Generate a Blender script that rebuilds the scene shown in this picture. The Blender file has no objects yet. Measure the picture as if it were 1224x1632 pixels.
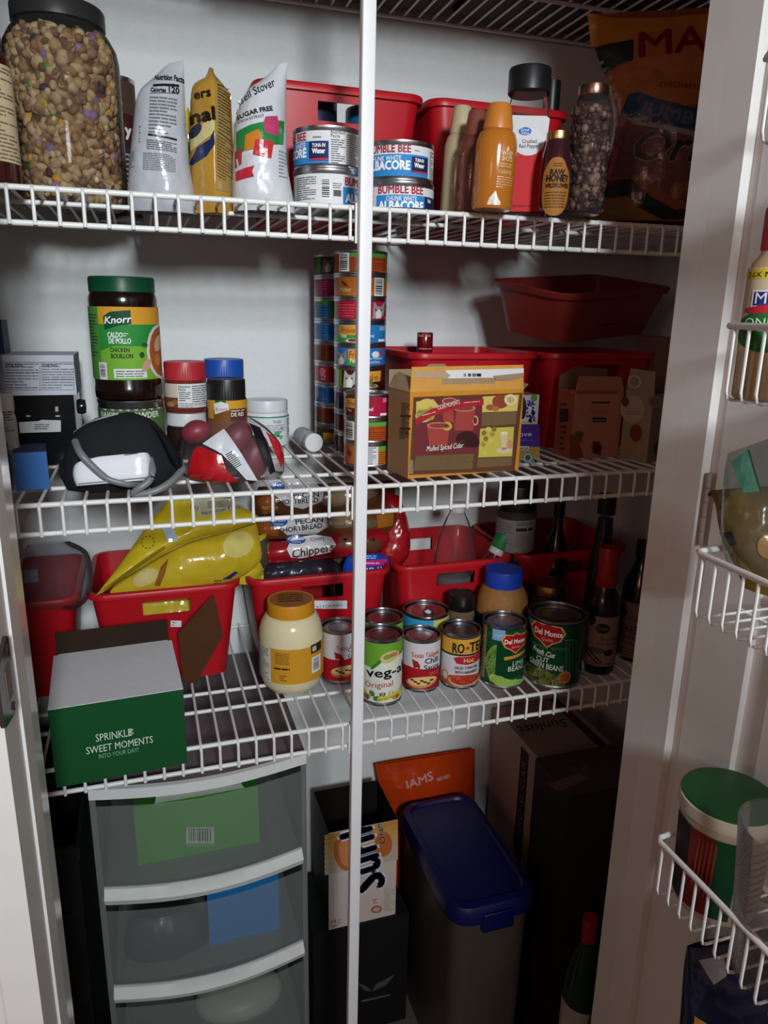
import bpy, math, random
from math import sin, cos, pi, radians, hypot, atan2, asin, sqrt
from mathutils import Vector, Matrix, noise
from mathutils.geometry import tessellate_polygon
random.seed(11)
SC = bpy.context.scene
COL = SC.collection

# ------------------------------------------------------------------ camera
H = 1.45                                   # camera height above the floor
F0 = 1171.7                                # focal length in pixels of the 1224 x 1632 frame
YAW, PITCH, ROLL = radians(18.15), radians(15.22), radians(1.042)
FW = Vector((sin(YAW)*cos(PITCH), cos(YAW)*cos(PITCH), -sin(PITCH)))
_r = Vector((cos(YAW), -sin(YAW), 0)); _u = _r.cross(FW)
RT = cos(ROLL)*_r + sin(ROLL)*_u
UP = -sin(ROLL)*_r + cos(ROLL)*_u
CAM = Vector((0, 0, H))
cd = bpy.data.cameras.new('camera'); cam = bpy.data.objects.new('camera', cd); COL.objects.link(cam)
cd.sensor_fit = 'HORIZONTAL'; cd.sensor_width = 36.0; cd.lens = 36.0*F0/1224.0
cd.clip_start = 0.02
cam.matrix_world = Matrix(((RT.x, UP.x, -FW.x, 0), (RT.y, UP.y, -FW.y, 0), (RT.z, UP.z, -FW.z, H), (0, 0, 0, 1)))
SC.camera = cam
# ------------------------------------------------------------------ world, lamp, exposure
w = bpy.data.worlds.new('hall_ambience'); SC.world = w; w.use_nodes = True
w.node_tree.nodes['Background'].inputs[0].default_value = (1.0, 0.60, 0.48, 1)
w.node_tree.nodes['Background'].inputs[1].default_value = 0.115
ld = bpy.data.lights.new('hall_ceiling_lamp', 'AREA'); ld.shape = 'DISK'; ld.size = 0.36; ld.energy = 8.8; ld.spread = radians(80)
ld.color = (0.88, 0.955, 1.0)
lamp = bpy.data.objects.new('hall_ceiling_lamp', ld); COL.objects.link(lamp)
lamp.location = (0.07, -1.5, 2.10)
lamp.rotation_euler = (Vector((0.16, 1.0, 1.50))-lamp.location).to_track_quat('-Z', 'Y').to_euler()
l2 = bpy.data.lights.new('added_warm_fill', 'AREA'); l2.shape = 'DISK'; l2.size = 0.45; l2.energy = 2.9; l2.color = (1.0, 0.52, 0.38)  # added unseen fill, warms the right wall and the hinge jamb
warm_fill = bpy.data.objects.new('added_warm_fill', l2); COL.objects.link(warm_fill); warm_fill.location = (-1.35, -1.0, 1.75)
warm_fill.rotation_euler = (Vector((0.6, 1.0, 1.35))-warm_fill.location).to_track_quat('-Z', 'Y').to_euler()
SC.view_settings.view_transform = 'Standard'; SC.view_settings.look = 'None'
SC.view_settings.gamma = 1.0; SC.view_settings.use_curve_mapping = False
SC.view_settings.exposure = 0.45

# ------------------------------------------------------------------ pixel to place
def ray(px, py): return FW + RT*((px-612)/F0) + UP*((816-py)/F0)
def az(px, py, z):
    d = ray(px, py); return CAM + d*((z-H)/d.z)
def ay(px, py, y):
    d = ray(px, py); return CAM + d*(y/d.y)
def ax(px, py, x):
    d = ray(px, py); return CAM + d*(x/d.x)
def apl(px, py, p, n):
    d = ray(px, py); return CAM + d*((p-CAM).dot(n)/d.dot(n))
def zt(px, py, x, y):
    d = ray(px, py); return H + d.z*hypot(x, y)/hypot(d.x, d.y)
def hang(px, py):
    d = ray(px, py); return atan2(d.x, d.y)
Z1, Z2, Z3, Z4 = H+.123, H-.231, H-.591, H+.480       # shelf rail heights
DT = .0041                                            # deck wire top above rail centre
D1, D2, D3 = Z1+DT, Z2+DT, Z3+DT
YF, YB = .937, 1.345                                  # shelf front, back wall
XL, XR = -.117, .564                                  # door opening
XWL, XWR = -.50, 1.00                                 # side walls

# ------------------------------------------------------------------ colours and materials
def lin(c):
    if isinstance(c, str):
        c = c.lstrip('#'); c = [int(c[i:i+2], 16) for i in (0, 2, 4)]
    o = []
    for x in c[:3]:
        x /= 255.0
        o.append(x/12.92 if x <= .04045 else ((x+.055)/1.055)**2.4)
    return (o[0], o[1], o[2], 1.0)
MATS = {}
def mat(kind):
    if kind in MATS: return MATS[kind]
    m = bpy.data.materials.new(kind); m.use_nodes = True; nt = m.node_tree; N = nt.nodes; L = nt.links
    b = N['Principled BSDF']; out = N['Material Output']
    at = N.new('ShaderNodeAttribute'); at.attribute_name = 'Col'
    P = dict(paper=(.62, 0, .25), card=(.75, 0, .2), plastic=(.38, 0, .4), gloss=(.16, 0, .5), metal=(.30, 1, .5), film=(.22, 0, .5),
             wall=(.82, 0, .2), paint=(.45, 0, .4), wire=(.38, 0, .45), fabric=(.95, 0, .1), skin=(.45, 0, .4), floor=(.95, 0, .1),
             brown=(.16, 0, .5), food=(.6, 0, .3))
    if kind in ('clear', 'frost', 'bagclear', 'liquid'):
        N.remove(b)
        tr = N.new('ShaderNodeBsdfTransparent'); gl = N.new('ShaderNodeBsdfGlossy'); mx = N.new('ShaderNodeMixShader'); fr = N.new('ShaderNodeLayerWeight')
        if kind == 'clear':
            L.new(at.outputs['Color'], tr.inputs[0]); gl.inputs['Roughness'].default_value = .06; fr.inputs[0].default_value = .09
            df = N.new('ShaderNodeBsdfDiffuse'); df.inputs[0].default_value = (.6, .6, .6, 1); m2 = N.new('ShaderNodeMixShader'); m2.inputs[0].default_value = .025
            L.new(fr.outputs['Fresnel'], mx.inputs[0]); L.new(tr.outputs[0], mx.inputs[1]); L.new(gl.outputs[0], mx.inputs[2])
            L.new(mx.outputs[0], m2.inputs[1]); L.new(df.outputs[0], m2.inputs[2]); L.new(m2.outputs[0], out.inputs[0])
        elif kind == 'bagclear':
            L.new(at.outputs['Color'], tr.inputs[0]); gl.inputs['Roughness'].default_value = .16; fr.inputs[0].default_value = .14
            ns = N.new('ShaderNodeTexNoise'); ns.inputs['Scale'].default_value = 60; bp = N.new('ShaderNodeBump'); bp.inputs['Strength'].default_value = .5; bp.inputs['Distance'].default_value = .004
            L.new(ns.outputs[0], bp.inputs['Height']); L.new(bp.outputs[0], gl.inputs['Normal'])
            df = N.new('ShaderNodeBsdfDiffuse'); df.inputs[0].default_value = (.5, .5, .5, 1); m2 = N.new('ShaderNodeMixShader'); m2.inputs[0].default_value = .035
            L.new(fr.outputs['Fresnel'], mx.inputs[0]); L.new(tr.outputs[0], mx.inputs[1]); L.new(gl.outputs[0], mx.inputs[2])
            L.new(mx.outputs[0], m2.inputs[1]); L.new(df.outputs[0], m2.inputs[2]); L.new(m2.outputs[0], out.inputs[0])
        elif kind == 'liquid':
            tr.inputs[0].default_value = (.82, .82, .84, 1); df = N.new('ShaderNodeBsdfDiffuse'); L.new(at.outputs['Color'], df.inputs[0]); mx.inputs[0].default_value = .35
            L.new(tr.outputs[0], mx.inputs[1]); L.new(df.outputs[0], mx.inputs[2]); L.new(mx.outputs[0], out.inputs[0])
        else:
            rf = N.new('ShaderNodeBsdfRefraction'); rf.inputs['IOR'].default_value = 1.08; rf.inputs['Roughness'].default_value = .22; L.new(at.outputs['Color'], rf.inputs[0])
            L.new(at.outputs['Color'], tr.inputs[0])
            df = N.new('ShaderNodeBsdfDiffuse'); df.inputs[0].default_value = (.55, .58, .56, 1)
            tl = N.new('ShaderNodeBsdfTranslucent'); tl.inputs[0].default_value = (.4, .42, .4, 1)
            a = N.new('ShaderNodeMixShader'); a.inputs[0].default_value = .22; L.new(tr.outputs[0], a.inputs[1]); L.new(rf.outputs[0], a.inputs[2])
            c = N.new('ShaderNodeMixShader'); c.inputs[0].default_value = .4; L.new(df.outputs[0], c.inputs[1]); L.new(tl.outputs[0], c.inputs[2])
            L.new(a.outputs[0], mx.inputs[1]); L.new(c.outputs[0], mx.inputs[2]); mx.inputs[0].default_value = .27
            gl.inputs['Roughness'].default_value = .3; m2 = N.new('ShaderNodeMixShader'); fr.inputs[0].default_value = .15
            L.new(fr.outputs['Fresnel'], m2.inputs[0]); L.new(mx.outputs[0], m2.inputs[1]); L.new(gl.outputs[0], m2.inputs[2]); L.new(m2.outputs[0], out.inputs[0])
        MATS[kind] = m; return m
    ro, me, sp = P[kind]
    b.inputs['Roughness'].default_value = ro; b.inputs['Metallic'].default_value = me; b.inputs['Specular IOR Level'].default_value = sp
    tc = N.new('ShaderNodeTexCoord'); ns = N.new('ShaderNodeTexNoise'); L.new(tc.outputs['Object'], ns.inputs['Vector'])
    sc, amt, bump, bd = dict(wall=(140, .05, .12, .001), paint=(25, .05, .05, .002), paper=(60, .06, 0, 0), card=(70, .14, .1, .0006), plastic=(50, .06, .0, 0), gloss=(30, .03, 0, 0),
        metal=(40, .15, 0, 0), film=(34, .10, .45, .004), wire=(30, .06, 0, 0), fabric=(900, .25, .6, .0006), skin=(55, .35, .15, .002), floor=(300, .35, .5, .004), brown=(80, .2, 0, 0), food=(120, .3, .1, .001))[kind]
    ns.inputs['Scale'].default_value = sc; ns.inputs['Detail'].default_value = 3
    mr = N.new('ShaderNodeMapRange'); mr.inputs[1].default_value = .25; mr.inputs[2].default_value = .75; mr.inputs[3].default_value = 1-amt; mr.inputs[4].default_value = 1.0
    L.new(ns.outputs[0], mr.inputs[0])
    mu = N.new('ShaderNodeVectorMath'); mu.operation = 'SCALE'; L.new(at.outputs['Color'], mu.inputs[0]); L.new(mr.outputs[0], mu.inputs['Scale'])
    L.new(mu.outputs[0], b.inputs['Base Color'])
    if bump:
        bp = N.new('ShaderNodeBump'); bp.inputs['Strength'].default_value = bump; bp.inputs['Distance'].default_value = bd
        L.new(ns.outputs[0], bp.inputs['Height']); L.new(bp.outputs[0], b.inputs['Normal'])
    MATS[kind] = m; return m

# ------------------------------------------------------------------ mesh building
class MB:
    def __init__(s): s.v = []; s.f = []; s.c = []
    def add(s, vs, fs, col):
        k = len(s.v); s.v += [tuple(p) for p in vs]
        l = lin(col) if not (isinstance(col, tuple) and len(col) == 4) else col
        for f in fs: s.f.append([k+i for i in f]); s.c.append(l)
        return s
    def box(s, lo, hi, col, M=None, bev=0):
        (a, b, c), (d, e, f) = lo, hi
        if bev:
            return s.rbox(lo, hi, bev, col, M)
        vs = [Vector(p) for p in ((a,b,c),(d,b,c),(d,e,c),(a,e,c),(a,b,f),(d,b,f),(d,e,f),(a,e,f))]
        if M: vs = [M @ p for p in vs]
        return s.add(vs, [(0,3,2,1),(4,5,6,7),(0,1,5,4),(1,2,6,5),(2,3,7,6),(3,0,4,7)], col)
    def rbox(s, lo, hi, r, col, M=None, n=3):            # box with rounded vertical edges and chamfered top / bottom
        (a, b, c), (d, e, f) = lo, hi
        rings = [(r*.5, c), (0, c+r*.5), (0, f-r*.5), (r*.5, f)]
        loops = []
        for ins, z in rings:
            lp = []
            for cx, cy, a0 in ((d-r, e-r, 0), (a+r, e-r, 90), (a+r, b+r, 180), (d-r, b+r, 270)):
                for k in range(n+1):
                    t = radians(a0+90*k/n); lp.append(Vector((cx+(r-ins)*cos(t), cy+(r-ins)*sin(t), z)))
            loops.append(lp)
        return s.loft(loops, col, M)
    def loft(s, loops, col, M=None, caps=True, closed=True, cols=None):
        n = len(loops[0]); vs = [p for l in loops for p in l]
        if M: vs = [M @ Vector(p) for p in vs]
        k0 = len(s.v); s.v += [tuple(p) for p in vs]
        for i in range(len(loops)-1):
            cl = lin(cols[i]) if cols else (lin(col) if not (isinstance(col, tuple) and len(col) == 4) else col)
            for j in range(n if closed else n-1):
                j2 = (j+1) % n
                s.f.append([k0+i*n+j, k0+i*n+j2, k0+(i+1)*n+j2, k0+(i+1)*n+j]); s.c.append(cl)
        if caps:
            cl = lin(cols[0] if cols else col) if not (isinstance(col, tuple) and len(col) == 4) else col
            s.f.append([k0+j for j in reversed(range(n))]); s.c.append(cl)
            s.f.append([k0+(len(loops)-1)*n+j for j in range(n)]); s.c.append(lin(cols[-1]) if cols else cl)
        return s
    def lathe(s, prof, col, n=32, M=None, cols=None, ctr=(0, 0)):
        loops = [[Vector((ctr[0]+max(r, 1e-5)*cos(2*pi*j/n), ctr[1]+max(r, 1e-5)*sin(2*pi*j/n), z)) for j in range(n)] for r, z in prof]
        return s.loft(loops, col, M, caps=True, cols=cols)
    def tube(s, pts, r, col, n=6, closed=False):
        pts = [Vector(p) for p in pts]; loops = []; m = len(pts)
        ref = Vector((.31, .17, .93))
        for i, p in enumerate(pts):
            a = pts[i-1] if (i or closed) else p; b = pts[(i+1) % m] if (i < m-1 or closed) else p
            t = (b-a).normalized(); x = t.cross(ref)
            if x.length < .15: x = t.cross(Vector((1, 0, 0)))
            x.normalize(); y = t.cross(x); rr = r[i] if isinstance(r, (list, tuple)) else r
            loops.append([p + x*(rr*cos(2*pi*j/n)) + y*(rr*sin(2*pi*j/n)) for j in range(n)])
        if closed: loops.append(loops[0])
        return s.loft(loops, col, caps=not closed)
    def sphere(s, c, r, col, n=10, m=7, R=None):
        c = Vector(c); rx, ry, rz = r if isinstance(r, (tuple, list)) else (r, r, r); vs = []; fs = []
        for i in range(m+1):
            a = pi*i/m
            for j in range(n):
                p = Vector((rx*sin(a)*cos(2*pi*j/n), ry*sin(a)*sin(2*pi*j/n), rz*cos(a)))
                if R: p = R @ p
                vs.append(c+p)
        for i in range(m):
            for j in range(n): fs.append((i*n+j, (i+1)*n+j, (i+1)*n+(j+1) % n, i*n+(j+1) % n))
        return s.add(vs, fs, col)
    def grid(s, fn, nu, nv, col, flip=False):
        vs = [fn(i/nu, j/nv) for j in range(nv+1) for i in range(nu+1)]; fs = []
        for j in range(nv):
            for i in range(nu):
                q = (j*(nu+1)+i, j*(nu+1)+i+1, (j+1)*(nu+1)+i+1, (j+1)*(nu+1)+i); fs.append(q[::-1] if flip else q)
        return s.add(vs, fs, col)
    def obj(s, name, kind, parent=None, org=None, ang=40, label=None):
        me = bpy.data.meshes.new(name)
        vs = s.v if org is None else [(p[0]-org[0], p[1]-org[1], p[2]-org[2]) for p in s.v]
        me.from_pydata(vs, [], s.f)
        at = me.color_attributes.new('Col', 'FLOAT_COLOR', 'CORNER')
        buf = []
        for f, c in zip(s.f, s.c): buf += list(c)*len(f)
        at.data.foreach_set('color', buf)
        me.materials.append(mat(kind))
        me.polygons.foreach_set('use_smooth', [True]*len(me.polygons))
        me.set_sharp_from_angle(angle=radians(ang)); me.update()
        o = bpy.data.objects.new(name, me); COL.objects.link(o)
        if parent: o.parent = parent
        if label: o['label'] = label
        return o
def tag(o, label, cat, group=None, kind=None):
    o['label'] = label
    if kind: o['kind'] = kind
    if cat: o['category'] = cat
    if group: o['group'] = group
    return o
def thing(name, label, cat, loc, rz=0, group=None, kind=None):
    o = bpy.data.objects.new(name, None); COL.objects.link(o); o.empty_display_size = .02
    o.location = loc; o.rotation_euler = (0, 0, rz)
    return tag(o, label, cat, group, kind)
def struct(o, label, kind='structure'):
    o['kind'] = kind; o['label'] = label; return o

# ------------------------------------------------------------------ print: flat shapes and letters laid on real surfaces
TXT = {}
def tmesh(s, bold):
    k = (s, bold)
    if k not in TXT:
        c = bpy.data.curves.new('lettering', 'FONT'); c.body = s; c.resolution_u = 2; c.fill_mode = 'FRONT'
        o = bpy.data.objects.new('lettering', c); me = o.to_mesh(); me.calc_loop_triangles()
        vs = [(v.co.x/.70, v.co.y/.70) for v in me.vertices]
        tr = [[vs[i] for i in t.vertices] for t in me.loop_triangles]
        xs = [v[0] for v in vs] or [0, 1]
        TXT[k] = (tr, min(xs), max(xs)); o.to_mesh_clear(); bpy.data.objects.remove(o); bpy.data.curves.remove(c)
    return TXT[k]
def clip(poly, ax_, val, keep_less):
    out = []; n = len(poly)
    for i in range(n):
        a, b = poly[i], poly[(i+1) % n]
        ia = (a[ax_] <= val) if keep_less else (a[ax_] >= val); ib = (b[ax_] <= val) if keep_less else (b[ax_] >= val)
        if ia: out.append(a)
        if ia != ib:
            t = (val-a[ax_])/(b[ax_]-a[ax_]); out.append((a[0]+(b[0]-a[0])*t, a[1]+(b[1]-a[1])*t))
    return out
def slices(poly, step, axes):
    res = [poly]
    for a in axes:
        nr = []
        for p in res:
            lo = min(q[a] for q in p); hi = max(q[a] for q in p); k0 = math.floor(lo/step); k1 = math.ceil(hi/step)
            for k in range(k0, k1):
                q = clip(clip(p, a, (k+1)*step, True), a, k*step, False)
                if len(q) >= 3: nr.append(q)
        res = nr
    return res
class Draw:
    """shapes are given in photograph pixels and land on a surface: uv(px,py)->metres on it, to3(u,v,off)->point"""
    def __init__(s, uv, to3, scale, step=None, axes=(0, 1)):
        s.uv = uv; s.to3 = to3; s.sc = scale; s.step = step; s.axes = axes; s.P = []; s.base_off = 0.0; s.vmax = None; s.vmin = None
    def _push(s, poly, col, l): s.P.append((poly, col, l))
    def poly(s, pts, col, l=1, raw=False):
        q = pts if raw else [s.uv(*p) for p in pts]
        if len(q) <= 4 and False: s._push(q, col, l)
        for t in tessellate_polygon([[Vector((p[0], p[1], 0)) for p in q]]): s._push([q[i] for i in t], col, l)
    def rect(s, x0, y0, x1, y1, col, l=1): s.poly([(x0, y0), (x1, y0), (x1, y1), (x0, y1)], col, l)
    def ell(s, cx, cy, rx, ry, col, l=2, n=18, a0=0, a1=360, rot=0):
        c_, s_ = cos(radians(rot)), sin(radians(rot)); pts = []
        for i in range(n if a1-a0 >= 360 else n+1):
            t = radians(a0+(a1-a0)*i/n); x, y = rx*cos(t), ry*sin(t); pts.append((cx+x*c_-y*s_, cy+x*s_+y*c_))
        s.poly(pts, col, l)
    def text(s, t, px, py, h, col, al='c', ang=0, w=None, sh=0, bold=0, l=4, sx=1):
        tr, x0, x1 = tmesh(t, 0); hh = h*s.sc; k = hh*sx
        if w: k = w*s.sc/max(x1-x0, 1e-6)
        u0, v0 = s.uv(px, py); off = {'c': -(x0+x1)/2, 'l': -x0, 'r': -x1}[al]; c_, s_ = cos(radians(ang)), sin(radians(ang))
        bd = bold*2.2
        for ex_, ey_ in (((0, 0),) if not bold else ((-bd, 0), (bd, 0), (0, bd), (0, -bd))):
            for q in tr:
                pp = []
                for x, y in q:
                    a = (x+off+sh*y)*k+ex_*hh; b = (y+ey_)*hh; pp.append((u0+a*c_-b*s_, v0+a*s_+b*c_))
                s._push(pp, col, l)
    def lines(s, x0, y0, x1, y1, n, col='#555555', fill=.4, l=3, seed=1, words=3, dy=0):
        rn = random.Random(seed); p = (y1-y0)/n
        for i in range(n):
            y = y0+p*(i+.3); x = x0
            e = x0+(x1-x0)*(1 if rn.random() < .6 else rn.uniform(.5, .95))
            while x < e-1:
                ww = min(rn.uniform(.4, 1.6)*(x1-x0)/words, e-x)
                a = (x-x0)/(x1-x0)*dy; b = (x+ww*.9-x0)/(x1-x0)*dy
                s.poly([(x, y+a), (x+ww*.9, y+b), (x+ww*.9, y+b+p*fill), (x, y+a+p*fill)], col, l); x += ww
    def barcode(s, x0, y0, x1, y1, vert=True, bg='#e8e8e6', seed=3, l=2):
        rn = random.Random(seed); s.rect(x0, y0, x1, y1, bg, l); a, b = (x0, x1) if vert else (y0, y1)
        t = a+(b-a)*.08
        while t < b-(b-a)*.08:
            q = rn.uniform(.02, .07)*(b-a)
            if vert: s.rect(t, y0+(y1-y0)*.08, t+q, y1-(y1-y0)*.15, '#222222', l+1)
            else: s.rect(x0+(x1-x0)*.08, t, x1-(x1-x0)*.15, t+q, '#222222', l+1)
            t += q+rn.uniform(.02, .06)*(b-a)
    def into(s, mb):
        for poly, col, l in s.P:
            if s.vmax is not None:
                poly = clip(poly, 1, s.vmax, True)
                if len(poly) < 3: continue
            if s.vmin is not None:
                poly = clip(poly, 1, s.vmin, False)
                if len(poly) < 3: continue
            ps = slices(poly, s.step, s.axes) if s.step else [poly]
            for p in ps:
                pts = [s.to3(u, v, s.base_off+.0002*l) for u, v in p]
                mb.add(pts, [tuple(range(len(pts)))], col)
        return mb
def plane_draw(p0, U, V, org=(0, 0, 0), step=None):
    """draw on a plane through p0 with axes U, V; +N faces the viewer; results are relative to org"""
    U = Vector(U).normalized(); N = U.cross(Vector(V)).normalized(); V = N.cross(U); p0 = Vector(p0)
    if N.dot(CAM-p0) < 0: N = -N
    def uv(px, py):
        q = apl(px, py, p0, N)-p0; return (q.dot(U), q.dot(V))
    def to3(u, v, off): return p0+U*u+V*v+N*off
    sc = (p0-CAM).length/F0
    return Draw(uv, to3, sc, step)

# ------------------------------------------------------------------ the closet itself
WALLC = '#d9dad9'; PAINT = '#dedcd8'; WIREC = '#e4e3e0'
def sbox(name, lo, hi, col, kind, label, bev=0):
    return struct(MB().box(lo, hi, col, bev=bev).obj(name, kind), label)
sbox('floor', (-2.2, -2.6, -.05), (2.4, 1.40, 0), '#6b6058', 'floor', 'brown carpeted floor of the closet and hall')
sbox('ceiling', (XWL, .575, 2.44), (XWR, YB, 2.48), WALLC, 'wall', 'white closet ceiling')
sbox('wall_back', (XWL-.1, YB, 0), (XWR+.1, YB+.05, 2.44), WALLC, 'wall', 'white painted back wall behind the shelves')
sbox('wall_right', (XWR, .70, 0), (XWR+.05, YB, 2.44), WALLC, 'wall', 'closet side wall on the right')
sbox('wall_left', (XWL-.05, .70, 0), (XWL, YB, 2.44), WALLC, 'wall', 'closet side wall on the left')
sbox('wall_front_left', (-2.2, .588, 0), (XL-.03, .70, 2.44), WALLC, 'wall', 'wall beside the doorway on the latch side')
sbox('wall_front_right', (XR+.03, .588, 0), (2.4, .70, 2.44), WALLC, 'wall', 'wall beside the doorway on the hinge side')
sbox('wall_front_top', (XL-.03, .588, 2.06), (XR+.03, .70, 2.44), WALLC, 'wall', 'wall above the doorway')
# jambs: deep stop face towards the closet, recessed face towards the hall
def jamb(name, sgn, x, label, rec):
    root = thing(name, label, None, (x, .64, 0), kind='structure')
    b = MB().box((min(0, sgn*.03), -.010, 0), (max(0, sgn*.03), .030, 2.03), PAINT); b.obj('stop', 'paint', root)
    b = MB().box((min(0, sgn*.03), .030, 0), (max(0, sgn*.03), .064, 2.03), PAINT); b.obj('inner_strip', 'gloss', root)
    b = MB().box((min(sgn*rec, sgn*.03), -.070, 0), (max(sgn*rec, sgn*.03), -.0105, 2.03), PAINT); b.obj('outer_strip', 'paint', root)
    return root
jl = jamb('trim_1', -1, XL, 'white door jamb on the latch side', .0025)
jr = jamb('trim_2', 1, XR, 'white door jamb on the hinge side', .012)
sbox('trim_3', (XL-.03, .57, 2.03), (XR+.03, .704, 2.059), PAINT, 'paint', 'white head jamb over the doorway')
def casing(name, x, sgn, label):
    prof = [(0, 0), (.012, .010), (.016, .014), (.030, .014), (.033, .009), (.052, .011), (.058, .019), (.070, .019), (.070, 0)]
    lo = [[Vector((x+sgn*a, .588-b, z)) for a, b in prof] for z in (0, 2.05)]
    return struct(MB().loft(lo, PAINT).obj(name, 'paint'), label)
casing('trim_4', XL-.017, -1, 'moulded white door casing beside the latch plate')
casing('trim_5', XR+.017, 1, 'moulded white door casing behind the open door')
# latch plate
sp = thing('strike_plate', 'dark bronze latch plate screwed to the white jamb', 'latch plate', (XL-.0025, .592, H-.288))
b = MB()
lp = [[Vector((x, .026*cos(t)*(1 if abs(cos(t)) < .8 else .98), .034*sin(t))) for t in [2*pi*k/24 for k in range(24)]] for x in (0, .0025)]
outl = [(-.034, -.018), (-.030, -.024), (.012, -.034), (.019, -.030), (.019, .030), (.012, .034), (-.030, .024), (-.034, .018)]
b.loft([[Vector((x, a, c)) for a, c in outl] for x in (-.0005, .003)], '#3a3432'); b.obj('plate', 'gloss', sp)
b = MB().box((.003, -.012, -.014), (.0036, .008, .014), '#6f625a'); b.obj('latch_hole', 'paint', sp)
for zz in (-.025, .025):
    b = MB().lathe([(0, 0), (.004, 0), (.003, .0014), (0, .0014)], '#2c2725', 10, M=Matrix.Translation((.003, .006, zz)) @ Matrix.Rotation(pi/2, 4, 'Y')); b.obj('screw', 'gloss', sp)
# the open door: stiles, rails and recessed panels
dr = thing('door_1', 'white panelled door standing open with wire racks', None, (.590, .27, 0), kind='structure')
DX = .572-.590
yb_ = [-.34, -.23, -.02, .06, .27, .345]; zb_ = [.01, .22, .78, .93, 1.60, 1.72, 1.90, 2.02]
for i in (0, 2, 4): MB().box((DX, yb_[i], zb_[0]), (.018, yb_[i+1], zb_[-1]), PAINT).obj('stile', 'paint', dr)
for j in (0, 2, 4, 6):
    for i in (1, 3): MB().box((DX, yb_[i], zb_[j]), (.018, yb_[i+1], zb_[j+1]), PAINT).obj('rail', 'paint', dr)
for j in (1, 3, 5):
    for i in (1, 3):
        b = MB().box((DX+.008, yb_[i], zb_[j]), (.010, yb_[i+1], zb_[j+1]), PAINT)
        b.box((DX+.003, yb_[i]+.03, zb_[j]+.03), (DX+.008, yb_[i+1]-.03, zb_[j+1]-.03), PAINT); b.obj('door_panel', 'paint', dr)
for zz in (H-.20, H+.52, .25):
    b = MB()
    for k in range(5): b.lathe([(.0001, -.04+k*.016), (.0034, -.04+k*.016), (.0034, -.0245+k*.016), (.0001, -.0245+k*.016)], '#8f8178', 10)
    b.v = [(p[0]+.006, p[1]-.0155, p[2]+zz) for p in b.v]; b.box((.0102, -.05, zz-.04), (.0118, -.018, zz+.04), '#b8aea6'); b.obj('hinge', 'paint', jr)

# ------------------------------------------------------------------ wire shelves
def wire_shelf(Z, x0, label, rails):
    t = thing('wire_shelf', label, 'shelf', (0, YF, Z), group='white wire shelves in the closet')
    zz = .002
    pts = [(0, YB-.003-YF, zz), (0, .006, zz), (0, -.0015, zz-.0003), (0, -.0052, zz-.004), (0, -.0055, zz-.009), (0, -.0055, -.038)]
    me = MB().tube(pts, .0021, WIREC, 6).obj('wire', 'wire', t, ang=60)
    k = math.ceil((XWL+.012-x0)/.0254); first = True
    while x0+k*.0254 < XWR-.008:
        o = me if first else me.copy()
        if not first: COL.objects.link(o); o.parent = t
        o.location.x = x0+k*.0254; first = False; k += 1
    for (y, z, r) in [(0, 0, .0034), (0, -.036, .0034), (YB-.008-YF, -.0022, .003)]+[(y, -.0030, .0031) for y in rails]:
        MB().tube([(XWL+.002, y, z), (XWR-.002, y, z)], r, WIREC, 8).obj('rail', 'wire', t, ang=60)
    return t
wire_shelf(Z1, -.126, 'white wire shelf holding the trail mix jar and tuna cans', (.10,))
wire_shelf(Z2, -.1533, 'white wire shelf holding the cider carton and cat food', (.10, .25))
wire_shelf(Z3, .0441, 'white wire shelf holding the mayonnaise jar and vegetable cans', (.10, .155))
wire_shelf(Z4, -.126, 'dark underside of the topmost wire shelf near the ceiling', (.10, .25))
for nm, lo, hi, lab in (('added_dark_box', (.12, .96), (.52, 1.32), 'added dark box making the darkness above the topmost shelf wires, left one'), ('added_dark_box', (.54, .96), (.97, 1.32), 'added dark box making the darkness above the topmost shelf wires, right one')):  # unseen boxes added to darken the view up through the wires
    o = thing(nm, lab, 'box', ((lo[0]+hi[0])/2, (lo[1]+hi[1])/2, Z4+DT), group='added dark boxes on the topmost shelf')
    MB().box((lo[0], lo[1], Z4+DT), (hi[0], hi[1], Z4+.24), '#4a3428').obj('box_body', 'card', o, org=o.location)
    MB().box(((lo[0]+hi[0])/2-.025, lo[1]-.0006, Z4+DT+.02), ((lo[0]+hi[0])/2+.025, hi[1]+.0006, Z4+.2406), '#6a543c').obj('tape', 'film', o, org=o.location)
pa, pb = ay(587.5, 0, .918), ay(561.5, 1600, .918); lean = (pa.x-pb.x)/(pa.z-pb.z); pp = Vector((pb.x-lean*pb.z, .918, 0))
pole = thing('shelf_pole', 'slim white support pole running up the front of the shelves', 'pole', (pp.x, .918, 0))
MB().box((-.0081, -.006, .006), (.0081, .0075, Z4+.02), '#e6e6e8', bev=.0015).obj('post', 'paint', pole); pole.rotation_euler = (0, math.atan(lean), 0)
MB().box((-.02, -.014, 0), (.02, .016, .006), '#e6e6e8', bev=.002).obj('foot', 'paint', pole)
for Z in (Z2, Z3, Z1):
    MB().box((-.0100, .0075, Z-.042), (.0100, .0105, Z+.004), '#e2e2e2').obj('clip', 'paint', pole)

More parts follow.
